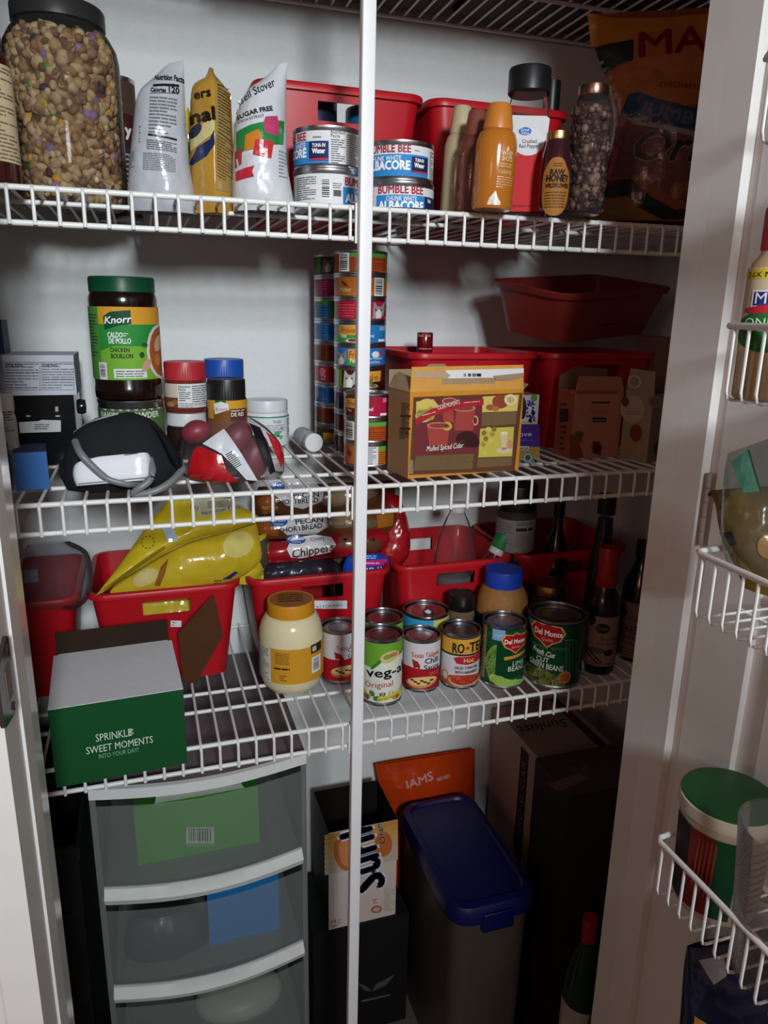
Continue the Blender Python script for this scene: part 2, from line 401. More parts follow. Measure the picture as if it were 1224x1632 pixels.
# ------------------------------------------------------------------ door racks
def door_rack(z, label):
    t = thing('door_rack', label, 'rack', (.46, .51, z), group='white wire racks on the open door')
    b = MB().tube([(.112, 0, .0), (.02, 0, 0), (.004, -.002, 0), (0, -.008, 0), (0, -.50, 0), (.004, -.507, 0), (.02, -.51, 0), (.112, -.51, 0)], .0029, WIREC, 8); b.obj('top_rail', 'wire', t, ang=60)
    MB().tube([(.06, -.004, -.062), (.06, -.505, -.062)], .0022, WIREC, 6).obj('floor_rail', 'wire', t, ang=60)
    MB().tube([(.1105, 0, -.058), (.1105, -.51, -.058)], .0025, WIREC, 6).obj('back_rail', 'wire', t, ang=60)
    me = MB().tube([(0, 0, 0), (0, 0, -.052), (.002, 0, -.058), (.007, 0, -.060), (.111, 0, -.060)], .0015, WIREC, 6).obj('wire', 'wire', t, ang=60)
    for k in range(31):
        o = me if k == 0 else me.copy()
        if k: COL.objects.link(o); o.parent = t
        o.location.y = -.012-.016*k
    return t
door_rack(H+.190, 'highest wire rack on the open door, cut by the picture edge')
door_rack(H-.006, 'wire door rack holding the onion seasoning jar')
door_rack(H-.202, 'wire door rack holding the plastic snack bags')
door_rack(H-.504, 'wire door rack holding the green lidded tub')
door_rack(H-.860, 'lowest wire door rack, holding the dark blue bag')

# ------------------------------------------------------------------ fitting round things
class Fit:
    def __init__(s, xl, xr, yt, z0, yb=None, d=None, yw=None):
        yw = yw or (yt+(yb if yb else yt+60))/2; xm = (xl+xr)/2
        a1, a2 = hang(xl, yw), hang(xr, yw); al = (a2-a1)/2; am = (a1+a2)/2
        if yb is not None and d is None:
            P = az(xm, yb, z0); d = hypot(P.x, P.y)
        s.r = d*sin(al)/(1-sin(al)); D = d+s.r; s.X = D*sin(am); s.Y = D*cos(am); s.d = d; s.fx = d*sin(am); s.fy = d*cos(am)
        s.z0 = z0; s.xc = xm; s.rp = (xr-xl)/2; s.rz = -am; s.h = zt(xm, yt, s.fx, s.fy)-z0; s.loc = (s.X, s.Y, z0)
        s.sc = sqrt(s.fx**2+s.fy**2+(z0+s.h/2-H)**2)/F0
    def v(s, py): return zt(s.xc, py, s.fx, s.fy)-s.z0
    def draw(s, r=None, step=.0035):
        rf = r if callable(r) else (lambda v: (r or s.r))
        def uv(px, py): return ((r if (r and not callable(r)) else s.r)*asin(max(-.999, min(.999, (px-s.xc)/s.rp))), s.v(py))
        def to3(u, v, off):
            R = rf(v); a = u/(s.r if callable(r) or not r else r); return Vector(((R+off)*sin(a), -(R+off)*cos(a), v))
        return Draw(uv, to3, s.sc, step, (0,) if not callable(r) else (0, 1))
METAL = '#b9bcc0'
def ring_tube(mb, r, z0, z1, col, n=48):
    mb.loft([[Vector((r*cos(2*pi*j/n), r*sin(2*pi*j/n), z)) for j in range(n)] for z in (z0, z1)], col, caps=False)
def can(name, label, cat, f, paper, fn=None, group=None, tab=False, lidcol=METAL, margins=(.006, .006), mkind='paper', rz=None):
    t = thing(name, label, cat, f.loc, f.rz, group); r, h = f.r, f.h
    b = MB().lathe([(r*.90, .0016), (r*.93, 0), (r*.985, 0), (r, .0015), (r, .0035), (r*.975, .005), (r*.975, h-.005), (r, h-.0035), (r, h), (r*.955, h), (r*.945, h-.0045)], METAL, 40); b.obj('can_body', 'metal', t)
    b = MB().lathe([(0, h-.0056), (r*.946, h-.0058), (r*.946, h-.0045), (r*.86, h-.0045), (r*.84, h-.0036), (r*.80, h-.0036), (r*.78, h-.0046), (r*.62, h-.0046), (r*.60, h-.0039), (r*.56, h-.0039), (r*.54, h-.0048), (0, h-.0048)], lidcol, 40); b.obj('lid', 'metal', t)
    if tab:
        tb = MB(); tb.tube([(r*.1+.008*cos(a), -r*.3+.011*sin(a), h-.0015) for a in [2*pi*k/16 for k in range(16)]], .0016, '#9a9da0', 6, closed=True)
        tb.box((r*.1-.006, -r*.3+.008, h-.0044), (r*.1+.006, -r*.3+.022, h-.001), '#9a9da0'); tb.obj('pull_tab', 'metal', t)
    if paper:
        b = MB(); rl = r*.978+.0004; ring_tube(b, rl, margins[0], h-margins[1], paper)
        if fn:
            D = f.draw(rl); D.vmin = margins[0]; D.vmax = h-margins[1]; fn(D, f); D.into(b)
        b.obj('label', mkind, t)
    return t
def screw_lid(t, r, z0, z1, col, kind='plastic', ribs=40, name='lid', topcol=None):
    n = ribs*2; lo = []
    for k, (rr, z) in enumerate([(r*.96, z0), (r, z0+.001), (r, z1-.0025), (r*.97, z1), (r*.9, z1), (r*.88, z1-.0008)]):
        lo.append([Vector(((rr-(.0006 if (j % 2 and k in (1, 2)) else 0))*cos(2*pi*j/n), (rr-(.0006 if (j % 2 and k in (1, 2)) else 0))*sin(2*pi*j/n), z)) for j in range(n)])
    return MB().loft(lo, col, cols=[col]*4+[topcol or col]).obj(name, kind, t)

# ------------------------------------------------------------------ soft bags, cartons and bins
def crom(rows, k=5):
    out = []
    n = len(rows)
    def g(i): return rows[max(0, min(n-1, i))]
    for i in range(n-1):
        for j in range(k):
            t = j/k; p0, p1, p2, p3 = g(i-1), g(i), g(i+1), g(i+2)
            out.append([.5*((2*b)+(-a+c)*t+(2*a-5*b+4*c-d)*t*t+(-a+3*b-3*c+d)*t**3) for a, b, c, d in zip(p0, p1, p2, p3)])
    out.append(list(rows[-1])); return out
class Pillow:
    """a soft bag: rows (xl, yl, xr, yr, fullness) from top to bottom on a plane, puffed to both sides"""
    def __init__(s, rows, p0, N=(0, -1, 0), depth=.02, back=.5, wr=.0015, wf=45, seed=0, ex=2.2, zmin=None):
        s.zmin = zmin
        s.p0 = Vector(p0); s.N = Vector(N).normalized(); s.U = Vector((0, 0, 1)).cross(s.N).normalized(); s.V = s.N.cross(s.U)
        s.depth = depth; s.back = back; s.wr = wr; s.wf = wf; s.seed = seed; s.ex = ex
        R = []
        for r in rows:
            a = s.uv(r[0], r[1]); b = s.uv(r[2], r[3]); R.append([a[0], a[1], b[0], b[1], r[4]])
        s.R = crom(R)
    def uv(s, px, py):
        q = apl(px, py, s.p0, s.N)-s.p0; return (q.dot(s.U), q.dot(s.V))
    def rowat(s, t):
        i = max(0, min(len(s.R)-2, int(t))); f = t-i; return [a+(b-a)*f for a, b in zip(s.R[i], s.R[i+1])]
    def st(s, u, v):
        best = None
        for i in range(len(s.R)-1):
            sd = []
            for r in (s.R[i], s.R[i+1]):
                dx, dy = r[2]-r[0], r[3]-r[1]; sd.append((dx*(v-r[1])-dy*(u-r[0]))/max(1e-6, hypot(dx, dy)))
            if sd[0] <= 1e-9 and sd[1] >= -1e-9:
                best = i+sd[0]/(sd[0]-sd[1]-1e-12); break
        if best is None: best = 0 if v > s.R[0][1] else len(s.R)-1
        r = s.rowat(best); dx, dy = r[2]-r[0], r[3]-r[1]
        return 2*((u-r[0])*dx+(v-r[1])*dy)/max(1e-9, dx*dx+dy*dy)-1, best, r[4]
    def bulge(s, a, d, u, v):
        e = max(0, 1-abs(a)**s.ex)**.6
        n1 = noise.noise(Vector((u*s.wf, v*s.wf*.6, s.seed)))+.5*noise.noise(Vector((u*s.wf*2.3+9, v*s.wf*1.7, s.seed+5)))
        return d*s.depth*e+s.wr*n1*min(1, e*2+.15)
    def to3(s, u, v, off=0):
        a, t, d = s.st(u, v); return s.cl(s.p0+s.U*u+s.V*v+s.N*(s.bulge(a, d, u, v)+off))
    def cl(s, p):
        if s.zmin is not None and p.z < s.zmin: p.z = s.zmin
        return p
    def mesh(s, col, nu=44, backcol=None):
        mb = MB(); nv = len(s.R)-1; T = nv*1.0
        def front(x, y):
            r = s.rowat(y*T); a = 2*x-1; u = r[0]+(r[2]-r[0])*x; v = r[1]+(r[3]-r[1])*x
            return s.cl(s.p0+s.U*u+s.V*v+s.N*s.bulge(a, r[4], u, v))
        def backf(x, y):
            r = s.rowat(y*T); a = 2*x-1; u = r[0]+(r[2]-r[0])*x; v = r[1]+(r[3]-r[1])*x
            return s.cl(s.p0+s.U*u+s.V*v-s.N*(s.back*s.depth*r[4]*max(0, 1-abs(a)**s.ex)**.6+.0004))
        mb.grid(front, nu, nv*3, col, flip=True); mb.grid(backf, nu, nv, backcol or col)
        return mb
    def draw(s, step=.005): 
        d = Draw(s.uv, s.to3, (s.p0-CAM).length/F0, step, (0, 1)); d.base_off = .0008; return d
def bag(name, label, cat, rows, p0, col, kind='film', fn=None, group=None, part='pouch', loc=None, **kw):
    P = Pillow(rows, p0, **kw); mb = P.mesh(col); loc = loc or (P.p0+P.U*((P.R[-1][0]+P.R[-1][2])/2)+P.V*P.R[-1][1])
    t = thing(name, label, cat, loc, 0, group)
    if fn and kind in ('film', 'paper'):
        D = P.draw(); fn(D); D.into(mb); fn = None
    mb.obj(part, kind, t, org=loc, ang=70)
    if fn:
        D = P.draw(); fn(D); m = D.into(MB())
        m.obj('print', 'film' if kind != 'paper' else 'paper', t, org=loc, ang=70)
    return t, P, loc
class Carton:
    def __init__(s, name, label, cat, bl, br, z, yt, depth, col, side=None, top=None, kind='paper', group=None, Y=None, open_top=False, deg=None, body='carton'):
        if Y is None: P1 = az(bl[0], bl[1], z); P2 = az(br[0], br[1], z)
        else:
            P1 = ay(bl[0], bl[1], Y); P2 = ay(br[0], br[1], Y); P1.z = P2.z = z
        s.w = (P2-P1).length
        s.U = (P2-P1).normalized() if deg is None else Vector((cos(radians(deg)), sin(radians(deg)), 0)); s.P1 = P1; s.B = Vector((-s.U.y, s.U.x, 0)); s.Z = Vector((0, 0, 1)); s.d = depth
        s.h = zt(bl[0], yt, P1.x, P1.y)-z; s.loc = P1+s.U*s.w/2+s.B*depth/2
        s.t = thing(name, label, cat, s.loc, 0, group)
        mb = MB(); q = [P1, P1+s.U*s.w, P1+s.U*s.w+s.B*depth, P1+s.B*depth]; hh = s.Z*s.h
        side = side or col
        for i, c in ((0, col), (1, side), (2, col), (3, side)):
            a, b = q[i], q[(i+1) % 4]; mb.add([a, b, b+hh, a+hh], [(0, 1, 2, 3)], c)
        mb.add(q, [(3, 2, 1, 0)], side)
        if not open_top: mb.add([p+hh for p in q], [(0, 1, 2, 3)], top or side)
        else:
            n_ = .0012
            for i in range(4):
                a, b = q[i], q[(i+1) % 4]; mid = (q[0]+q[2])/2; ia = a+(mid-a).normalized()*n_*1.5; ib = b+(mid-b).normalized()*n_*1.5
                mb.add([ia+s.Z*.002, ib+s.Z*.002, ib+hh, ia+hh], [(3, 2, 1, 0)], top or '#9a7c5c'); mb.add([a+hh, b+hh, ib+hh, ia+hh], [(0, 1, 2, 3)], top or '#9a7c5c')
        s.body = mb.obj(body, kind, s.t, org=s.loc, ang=20)
    def front(s): return plane_draw(s.P1, s.U, s.Z)
    def left(s): return plane_draw(s.P1, -s.B, s.Z)
    def topd(s): return plane_draw(s.P1+s.Z*s.h, s.U, s.B)
    def right(s): return plane_draw(s.P1+s.U*s.w, s.B, s.Z)
    def put(s, D, name='print', kind='paper'): return D.into(MB()).obj(name, kind, s.t, org=s.loc, ang=20)
    def quad(s, name, pts, col, kind='card', thick=.0008, col2=None):
        n = (pts[1]-pts[0]).cross(pts[2]-pts[0]).normalized()*thick; k = len(pts); mb = MB()
        mb.add(pts, [tuple(range(k))], col); mb.add([p-n for p in pts], [tuple(reversed(range(k)))], col2 or col)
        for i in range(k): mb.add([pts[i], pts[(i+1) % k], pts[(i+1) % k]-n, pts[i]-n], [(3, 2, 1, 0)], col)
        return mb.obj(name, kind, s.t, org=s.loc, ang=20)
RED = '#b3131f'
def storage_bin(label, xa, xb, yf, z, h=.168, depth=.225, rz=0, col=RED, hole=(.036, .020, .044), group='red plastic storage bins', loc=None, name='storage_bin'):
    wt = xb-xa; loc = loc or ((xa+xb)/2, yf, z)
    t = thing(name, label, 'bin', loc, rz, group); rc = .022; n = 5
    hw, ht, hb = hole; tap = .020
    def loop(z_, ins):
        tp = tap*(1-z_/h); W = wt/2-.006-tp-ins; y0 = .006+tp+ins; y1 = depth-.006-tp-ins; lp = []
        r = max(.004, rc-ins)
        for cx, cy, a0 in ((W-r, y1-r, 0), (-W+r, y1-r, 90), (-W+r, y0+r, 180), (W-r, y0+r, 270)):
            for k in range(n+1):
                a = radians(a0+90*k/n); lp.append(Vector((cx+r*cos(a), cy+r*sin(a), z_)))
            if a0 == 90 : pass
            if a0 == 180: lp += [Vector((-hw, y0, z_)), Vector((hw, y0, z_))]
            if a0 == 0: lp += [Vector((hw, y1, z_)), Vector((-hw, y1, z_))]
        return lp
    th = .0022
    spec = [(0, 0), (h-hb, 0), (h-ht, 0), (h-.010, 0), (h-.010, -.006), (h-.002, -.006), (h, -.004), (h, th), (h-ht, th), (h-hb, th), (.003, th)]
    loops = [loop(a, b) for a, b in spec]; N = len(loops[0])
    iF = 3*(n+1)+2; iB = n+1                                    # index of the -hw front point, hw back point
    mb = MB(); vs = [p for l in loops for p in l]; mb.v = [tuple(p) for p in vs]; cl = lin(col)
    for i in range(len(loops)-1):
        for j in range(N):
            if j in (iF, iB) and i in (1, 8): continue
            j2 = (j+1) % N; mb.f.append([i*N+j, i*N+j2, (i+1)*N+j2, (i+1)*N+j]); mb.c.append(cl)
    for j in (iF, iB):
        o0, o1, o2, o3 = 1*N+j, 1*N+j+1, 2*N+j+1, 2*N+j; n0, n1, n2, n3 = 9*N+j, 9*N+j+1, 8*N+j+1, 8*N+j
        for q in ((o0, n0, n1, o1), (o1, n1, n2, o2), (o2, n2, n3, o3), (o3, n3, n0, o0)): mb.f.append(list(q)); mb.c.append(cl)
    mb.f.append(list(reversed(range(N)))); mb.c.append(cl); mb.f.append([10*N+j for j in range(N)]); mb.c.append(cl)
    mb.obj('bin_body', 'gloss' if False else 'plastic', t, ang=50)
    return t
def bottle(name, label, cat, f, prof, col, kind='gloss', fn=None, rfun=None, group=None, cap=None, capcol='#222222', capkind='plastic', contents=None, ribs=30, labelr=None, lname='label', lkind='paper', body='bottle_body', n=36):
    """prof: (radius fraction, height fraction); cap: (r fraction, z0 fraction, z1 fraction)"""
    t = thing(name, label, cat, f.loc, f.rz, group); r, h = f.r, f.h
    MB().lathe([(a*r, b_*h) for a, b_ in prof], col, n).obj(body, kind, t)
    if contents:
        c, z1, kd, k = contents; pr = [(max(0, a*r-.002), max(.002, min(b_*h, z1*h))) for a, b_ in prof if b_ <= z1]+[(k*r, z1*h), (0, z1*h)]
        MB().lathe(pr, c, n).obj('contents', kd, t)
    if cap: screw_lid(t, cap[0]*r, cap[1]*h, cap[2]*h, capcol, capkind, ribs, 'cap')
    if fn:
        b = MB(); D = f.draw(labelr*r if labelr else (rfun or r)); fn(D, f, b); D.into(b); b.obj(lname, lkind, t)
    return t

# ================================================================== UPPER SHELF
G1 = 'things on the upper wire shelf'
# ---- storage bins at the back
storage_bin('red plastic bin behind the tuna cans, two blue-lidded jars inside', .167, .417, 1.10, D1, .174)
storage_bin('red plastic bin behind the whipped cream cans on the upper shelf', .421, .657, 1.10, D1, .174)
def lidded_jar(label, X, Y, z, r, h, lidc, bodyc, group=None):
    t = thing('jar', label, 'jar', (X, Y, z), -atan2(X, Y), group)
    MB().lathe([(r*.8, 0), (r*.95, .003), (r*.97, h*.1), (r*.97, h*.68), (r*.85, h*.76), (r*.82, h*.8)], bodyc, 28).obj('glass', 'gloss', t)
    screw_lid(t, r*.93, h*.78, h, lidc, 'plastic', 36); return t
lidded_jar('jar with a dark navy lid inside the red bin, left of the teal lid', .262, 1.175, D1+.004, .040, .168, '#1d2440', '#5a4438')
lidded_jar('jar with a teal blue lid showing through the bin handle', .352, 1.172, D1+.004, .041, .160, '#1f5d86', '#6b5a50')
# ---- tuna cans
def tuna(f, lab, draw):
    return can('tuna_can', lab, 'can', f, '#dcdcde', draw, 'large tuna cans stacked in two pairs')
NAVY, SKY, RB = '#1d2350', '#2d86c8', '#b02434'
fr0 = Fit(582, 692, 288, D1, d=1.035, yw=310); fr1 = Fit(582, 692, 222, D1+fr0.h, d=1.035, yw=250)
fl0 = Fit(467, 578, 268, D1, d=1.03, yw=295); fl1 = Fit(467, 578, 199, D1+fl0.h, d=1.03, yw=235)
def t_r1(D, f):
    D.rect(570, 245, 682, 283, SKY); D.text('BUMBLE BEE', 619, 242, 10.5, RB, w=66, bold=.012); D.text('CHUNK WHITE', 613, 255.5, 6.5, '#f2f2f2', w=50, bold=.01)
    D.text('ALBACORE', 616, 269.5, 11.5, '#f4f4f4', w=70, bold=.03); D.rect(656, 248, 681, 274, NAVY, 2); D.text('TUNA IN', 668, 256, 4.6, '#f0f0f0', w=15, bold=.02); D.text('Water', 668, 265, 6, '#f0f0f0', w=17, bold=.03)
    D.rect(657, 271, 681, 274, '#b8323e', 3); D.lines(684, 234, 691, 280, 14, '#777777', words=1); D.rect(660, 237, 668, 239, '#999999', 2)
def t_r0(D, f):
    D.rect(601, 310, 676, 345, SKY); D.text('BUMBLE BEE', 639, 307.5, 11, RB, w=70, bold=.012); D.text('CHUNK WHITE', 640, 319.5, 6.5, '#f2f2f2', w=46, bold=.01)
    D.text('ALBACORE', 640, 333.5, 11.5, '#f4f4f4', w=70, bold=.03); D.rect(676, 310, 691, 345, NAVY, 2); D.text('TUNA', 683, 319, 4.5, '#f0f0f0', w=9, bold=.02)
    D.lines(583, 300, 598, 330, 7, '#777777', words=1)
def t_l1(D, f):
    D.rect(462, 224, 524, 265, SKY); D.text('BUMBLE BEE', 489, 222, 10.5, RB, al='r', w=66, bold=.012); D.text('WHITE', 488, 234, 6.5, '#f2f2f2', al='r', w=24, bold=.01)
    D.text('ALBACORE', 489, 249, 11.5, '#f4f4f4', al='r', w=72, bold=.03); D.rect(493, 225, 523, 256, NAVY, 2); D.text('TUNA IN', 508, 234, 4.8, '#f0f0f0', w=19, bold=.02); D.text('Water', 508, 244, 6.5, '#f0f0f0', w=19, bold=.03)
    D.rect(494, 252, 523, 255.5, '#b8323e', 3); D.text('Nutrition', 527, 212, 4.5, '#444444', 'l', w=21); D.text('Facts', 527, 218, 4.5, '#444444', 'l', w=13)
    D.lines(527, 220, 549, 264, 12, '#666666', words=2); D.lines(551, 210, 578, 264, 16, '#777777', words=3, seed=4); D.rect(499, 217, 512, 219.5, '#888888', 2)
def t_l0(D, f):
    D.rect(546, 296, 600, 340, SKY); D.text('BUMBLE BEE', 549, 293, 11, RB, 'l', w=70, bold=.012); D.text('CHUNK WHITE', 562, 305, 6.5, '#f2f2f2', 'l', w=46); D.text('ALBACORE', 550, 320, 11.5, '#f4f4f4', 'l', w=70, bold=.03)
    D.lines(474, 280, 505, 318, 11, '#666666', words=3); D.barcode(512, 283, 527, 318, False); D.lines(530, 290, 544, 300, 3, '#777777', words=2); D.rect(531, 302, 543, 312, '#555555', 2)
tuna(fr0, 'large tuna can with red and blue print, lower can right of the white pole', t_r0)
tuna(fr1, 'large tuna can with red and blue print, upper can right of the white pole', t_r1)
tuna(fl0, 'large tuna can showing its barcode, lower can left of the white pole', t_l0)
tuna(fl1, 'large tuna can showing nutrition facts, upper can left of the white pole', t_l1)
# ---- trail mix jar, cut off by the top of the picture
f = Fit(13, 197, 30, D1, yb=324, yw=200)
t = thing('glass_jar', 'very large clear jar full of trail mix with a dark lid', 'jar', f.loc, f.rz)
R_, Hb = f.r, f.h
MB().lathe([(R_*.80, .0), (R_*.93, .004), (R_*.985, .018), (R_, .05), (R_, Hb*.86), (R_*.97, Hb*.93), (R_*.86, Hb*1.0), (R_*.75, Hb*1.035), (R_*.74, Hb*1.05)], (.80, .76, .70, 1), 48).obj('glass_wall', 'clear', t)
screw_lid(t, R_*.80, Hb*1.045, Hb*1.15, '#2b2a2b', 'plastic', 50)
tm = MB(); rn = random.Random(5)
NUT = ['#bb9f78', '#c9b08a', '#a8845c', '#937050', '#cdb797', '#a0805e', '#735440', '#b89c78', '#c3aa8c', '#84664c']
CANDY = ['#58a33c', '#9a7bb0', '#d6a52a', '#4b7a35', '#c9b040', '#8d6fa6', '#3f3540', '#5a1f22']
for k in range(1350):
    z = rn.uniform(.008, Hb*.985); a = rn.uniform(-pi*1.0, 0) if rn.random() < .82 else rn.uniform(0, pi)
    Rm = R_*(.985 if z < Hb*.86 else .985-.12*(z-Hb*.86)/(Hb*.14))-.007
    if z < .02: Rm -= (.02-z)*.5
    rr = Rm-abs(rn.gauss(0, .004)); u = rn.random()
    if u < .075: col = rn.choice(CANDY); s = (.0082, .0082, .0062)
    elif u < .30: col = rn.choice(NUT[:5]); s = (.0115, .0062, .0050)
    else: col = rn.choice(NUT); s = tuple(rn.uniform(.0040, .0095) for _ in range(3))
    E_ = Matrix.Rotation(rn.uniform(0, pi), 3, 'X') @ Matrix.Rotation(rn.uniform(0, pi), 3, 'Y') @ Matrix.Rotation(rn.uniform(0, pi), 3, 'Z')
    tm.sphere((rr*cos(a), rr*sin(a), z), s, col, 7, 5, E_)
tm.lathe([(R_*.75, .006), (R_*.86, .02), (R_*.88, Hb*.85), (R_*.70, Hb*.98), (0, Hb*.985)], '#6a4a32', 32)
o = tm.obj('trail_mix', 'food', None, ang=80); o.location = f.loc; o.rotation_euler = (0, 0, f.rz)
tag(o, 'nuts, oat clusters and pastel candies filling the very large jar', 'trail mix', kind='stuff')
# ---- sauce jar at the very edge
f = Fit(-92, 26, 62, D1, d=.955, yw=190)
def lb(D, f, b):
    ring_tube(b, f.r+.0004, f.v(252), f.v(92), '#cbb894'); D.lines(-30, 96, 24, 150, 9, '#6b5d48', words=2); D.lines(-30, 160, 24, 250, 14, '#7a6b55', words=3, seed=8)
bottle('sauce_jar', 'dark red sauce jar with a cream label at the left picture edge', 'jar', f, [(.85, 0), (.97, .01), (1, .04), (1, .88), (.93, .96), (.78, 1.0), (.74, 1.06)], '#3c1210', 'gloss', lb, cap=(.80, 1.03, 1.13), capcol='#20201f')
# ---- cocoa can between the jar and the white pouch
f = Fit(146, 219, 118, D1, d=1.25, yw=200)
def lb(D, f):
    D.rect(140, 178, 230, 232, '#3a1214'); D.ell(186, 205, 21, 20, '#4a1719', 2); D.text('y', 203, 213, 14, '#d8cfc4', bold=.03); D.rect(140, 232, 230, 320, '#2a2230'); D.lines(190, 240, 216, 310, 9, '#9a9494', words=2)
can('cocoa_can', 'brown cardboard can with a maroon band beside the trail mix jar', 'can', f, '#4a352a', lb)
# ---- foil pouches
def pr_white(D):
    D.text('Nutrition Facts', 248, 131, 7.5, '#333336', 'l', w=38, sh=.1, bold=.02); D.rect(246, 139, 287, 143, '#1c1c1e', 2); D.text('Calories', 243, 152, 5.5, '#222224', 'l', w=20, bold=.02); D.text('120', 272, 153, 7.5, '#222224', 'l', w=13, bold=.02)
    D.rect(243, 154.5, 286, 155.3, '#555555', 2); D.lines(242, 159, 285, 222, 11, '#77777a', words=4, dy=3); D.poly([(241, 222), (285, 228), (285, 231), (241, 225)], '#1c1c1e', 2)
    D.lines(239, 230, 285, 246, 5, '#707074', words=5, dy=5); D.lines(233, 250, 284, 278, 10, '#8a8a90', words=9, seed=5, dy=4); D.lines(226, 207, 229, 235, 6, '#66666a', words=1); D.lines(205, 245, 219, 272, 8, '#9a9aa0', words=3, seed=7)
bag('foil_pouch', 'white foil pouch showing its nutrition facts beside the trail mix jar', 'pouch',
    [(270, 100, 292, 94, .0), (246, 122, 293, 110, .18), (220, 150, 294, 140, .5), (212, 200, 297, 200, .9), (206, 260, 302, 262, 1), (203, 310, 312, 320, 1), (204, 338, 314, 343, .75)],
    (0, 1.05, D1), '#b6b8be', fn=pr_white, depth=.030, back=.6, N=(-.15, -1, .02))
def pr_green(D):
    D.poly([(283, 205), (300, 170), (312, 215), (309, 232), (288, 232)], '#d8b93c', 2); D.poly([(284, 232), (312, 230), (316, 262), (284, 268)], '#1f7a3a', 2); D.ell(301, 251, 9, 11, '#7fb65a', 3); D.poly([(307, 262), (322, 268), (324, 292), (312, 300)], '#e6d9a0', 2)
bag('candy_bag', 'small white bag with green and yellow print between the pouches', 'pouch',
    [(291, 165, 297, 168, 0), (284, 205, 312, 200, .5), (280, 260, 320, 258, .9), (276, 310, 326, 310, 1), (278, 346, 326, 347, .8)], (0, 1.115, D1), '#d2d4d6', fn=pr_green, depth=.022, back=.4)
def pr_gold(D):
    D.text('ers', 309, 163, 12, '#241a12', 'l', w=20, bold=.02, ang=4); D.text('nal', 304, 201, 17, '#20180f', 'l', w=29, bold=.03, ang=2); D.poly([(303, 218), (318, 206), (337, 201), (337, 222), (318, 235), (303, 243)], '#d9c68a', 2); D.ell(309, 214, 8, 12, '#1e2440', 3, rot=40)
    D.poly([(301, 262), (312, 240), (330, 232), (336, 218), (337, 240), (326, 256), (306, 266)], '#1d2a58', 3)
    D.poly([(340, 122), (368, 150), (372, 310), (338, 310)], '#a5874a', 1); D.rect(343, 142, 366, 144, '#33260f', 3); D.lines(343, 146, 366, 218, 14, '#4a3818', words=3, dy=6); D.poly([(342, 219), (371, 231), (371, 233), (342, 221)], '#2c200c', 3); D.lines(341, 224, 370, 290, 14, '#6a5020', words=4, seed=9, dy=10)
P_, _, _ = bag('candy_pouch', 'gold candy bag with dark lettering standing edge-on between white pouches', 'pouch',
    [(334, 106, 340, 110, 0), (326, 124, 344, 122, .4), (306, 140, 364, 150, .7), (303, 200, 370, 196, 1), (302, 260, 372, 262, 1), (304, 310, 372, 316, 1), (304, 342, 371, 344, .8)], (0, 1.05, D1), '#b98a35', fn=pr_gold, depth=.040, back=.5, ex=1.15)
def pr_rs(D):
    D.text('ssell Stover', 380, 172, 12, '#2a2628', 'l', ang=28, sh=.35, w=58, bold=.0); D.text('SUGAR FREE', 378, 196, 6, '#333333', 'l', ang=14, w=50, bold=.02); D.text('STEVIA EXTRACT', 379, 203, 3.5, '#444444', 'l', ang=12, w=36)
    D.poly([(376, 215), (400, 208), (452, 198), (450, 236), (400, 246), (376, 250)], '#23803c', 1); D.poly([(421, 196), (440, 193), (444, 212), (440, 225), (420, 222), (417, 208)], '#b8406a', 3); D.poly([(390, 224), (410, 216), (415, 230), (410, 246), (388, 248)], '#d07a28', 3)
    D.poly([(405, 232), (434, 234), (430, 261), (401, 255)], '#c02a30', 4); D.poly([(374, 245), (385, 243), (384, 268), (374, 272)], '#a83038', 3); D.poly([(375, 278), (404, 272), (400, 281), (403, 289), (375, 293)], '#c22836', 3)
    D.poly([(376, 258), (402, 252), (404, 272), (378, 277)], '#c9c6cc', 2); D.lines(442, 245, 458, 290, 8, '#9a9a9e', words=2)
bag('candy_pouch', 'white sugar free candy pouch with green band and red ribbons by the bin', 'pouch',
    [(445, 102, 458, 100, 0), (424, 122, 457, 120, .2), (390, 150, 456, 160, .6), (374, 200, 457, 210, .95), (371, 260, 458, 262, 1), (370, 310, 468, 320, 1), (372, 338, 470, 342, .8)], (0, 1.045, D1), '#cfd0d4', fn=pr_rs, depth=.032, back=.5, N=(-.1, -1, .03))
# ---- whipped cream cans
WG = 'slim whipped cream cans with tall caps'
def whip(label, xl, xr, yt, d, body, capc, draw=None, lean=0):
    f = Fit(xl, xr, yt, D1, d=d, yw=290); t = thing('whipped_cream_can', label, 'spray can', f.loc, f.rz, WG); r, h = f.r, f.h
    MB().lathe([(r*.92, 0), (r, .004), (r, h*.58), (r*.97, h*.66), (r*.86, h*.725), (r*.70, h*.755), (r*.68, h*.76)], body, 32).obj('can_body', 'gloss', t)
    MB().lathe([(r*.72, h*.757), (r*.72, h*.79), (r*.66, h*.86), (r*.56, h*.985), (r*.50, h), (0, h)], capc, 28).obj('cap', 'plastic', t)
    if draw: 
        b = MB(); D = f.draw(r); D.vmin = .003; draw(D, f); D.into(b); b.obj('print', 'gloss', t)
    t.rotation_euler = (0, radians(lean), f.rz); return t
whip('cream coloured whipped cream can, mostly hidden behind the cocoa brown one', 702, 752, 163, 1.10, '#b3a584', '#b8a985', lean=2)
def wm(D, f):
    D.text('WHIP', 750, 270, 6, '#b98a78', w=14); D.text('SHOTS', 750, 278, 6, '#b98a78', w=14); D.lines(742, 284, 758, 300, 4, '#9a6a5c', words=2)
whip('cocoa brown whipped cream can between the cream and caramel ones', 726, 776, 170, 1.045, '#6b3a30', '#7a4236', wm, lean=2)
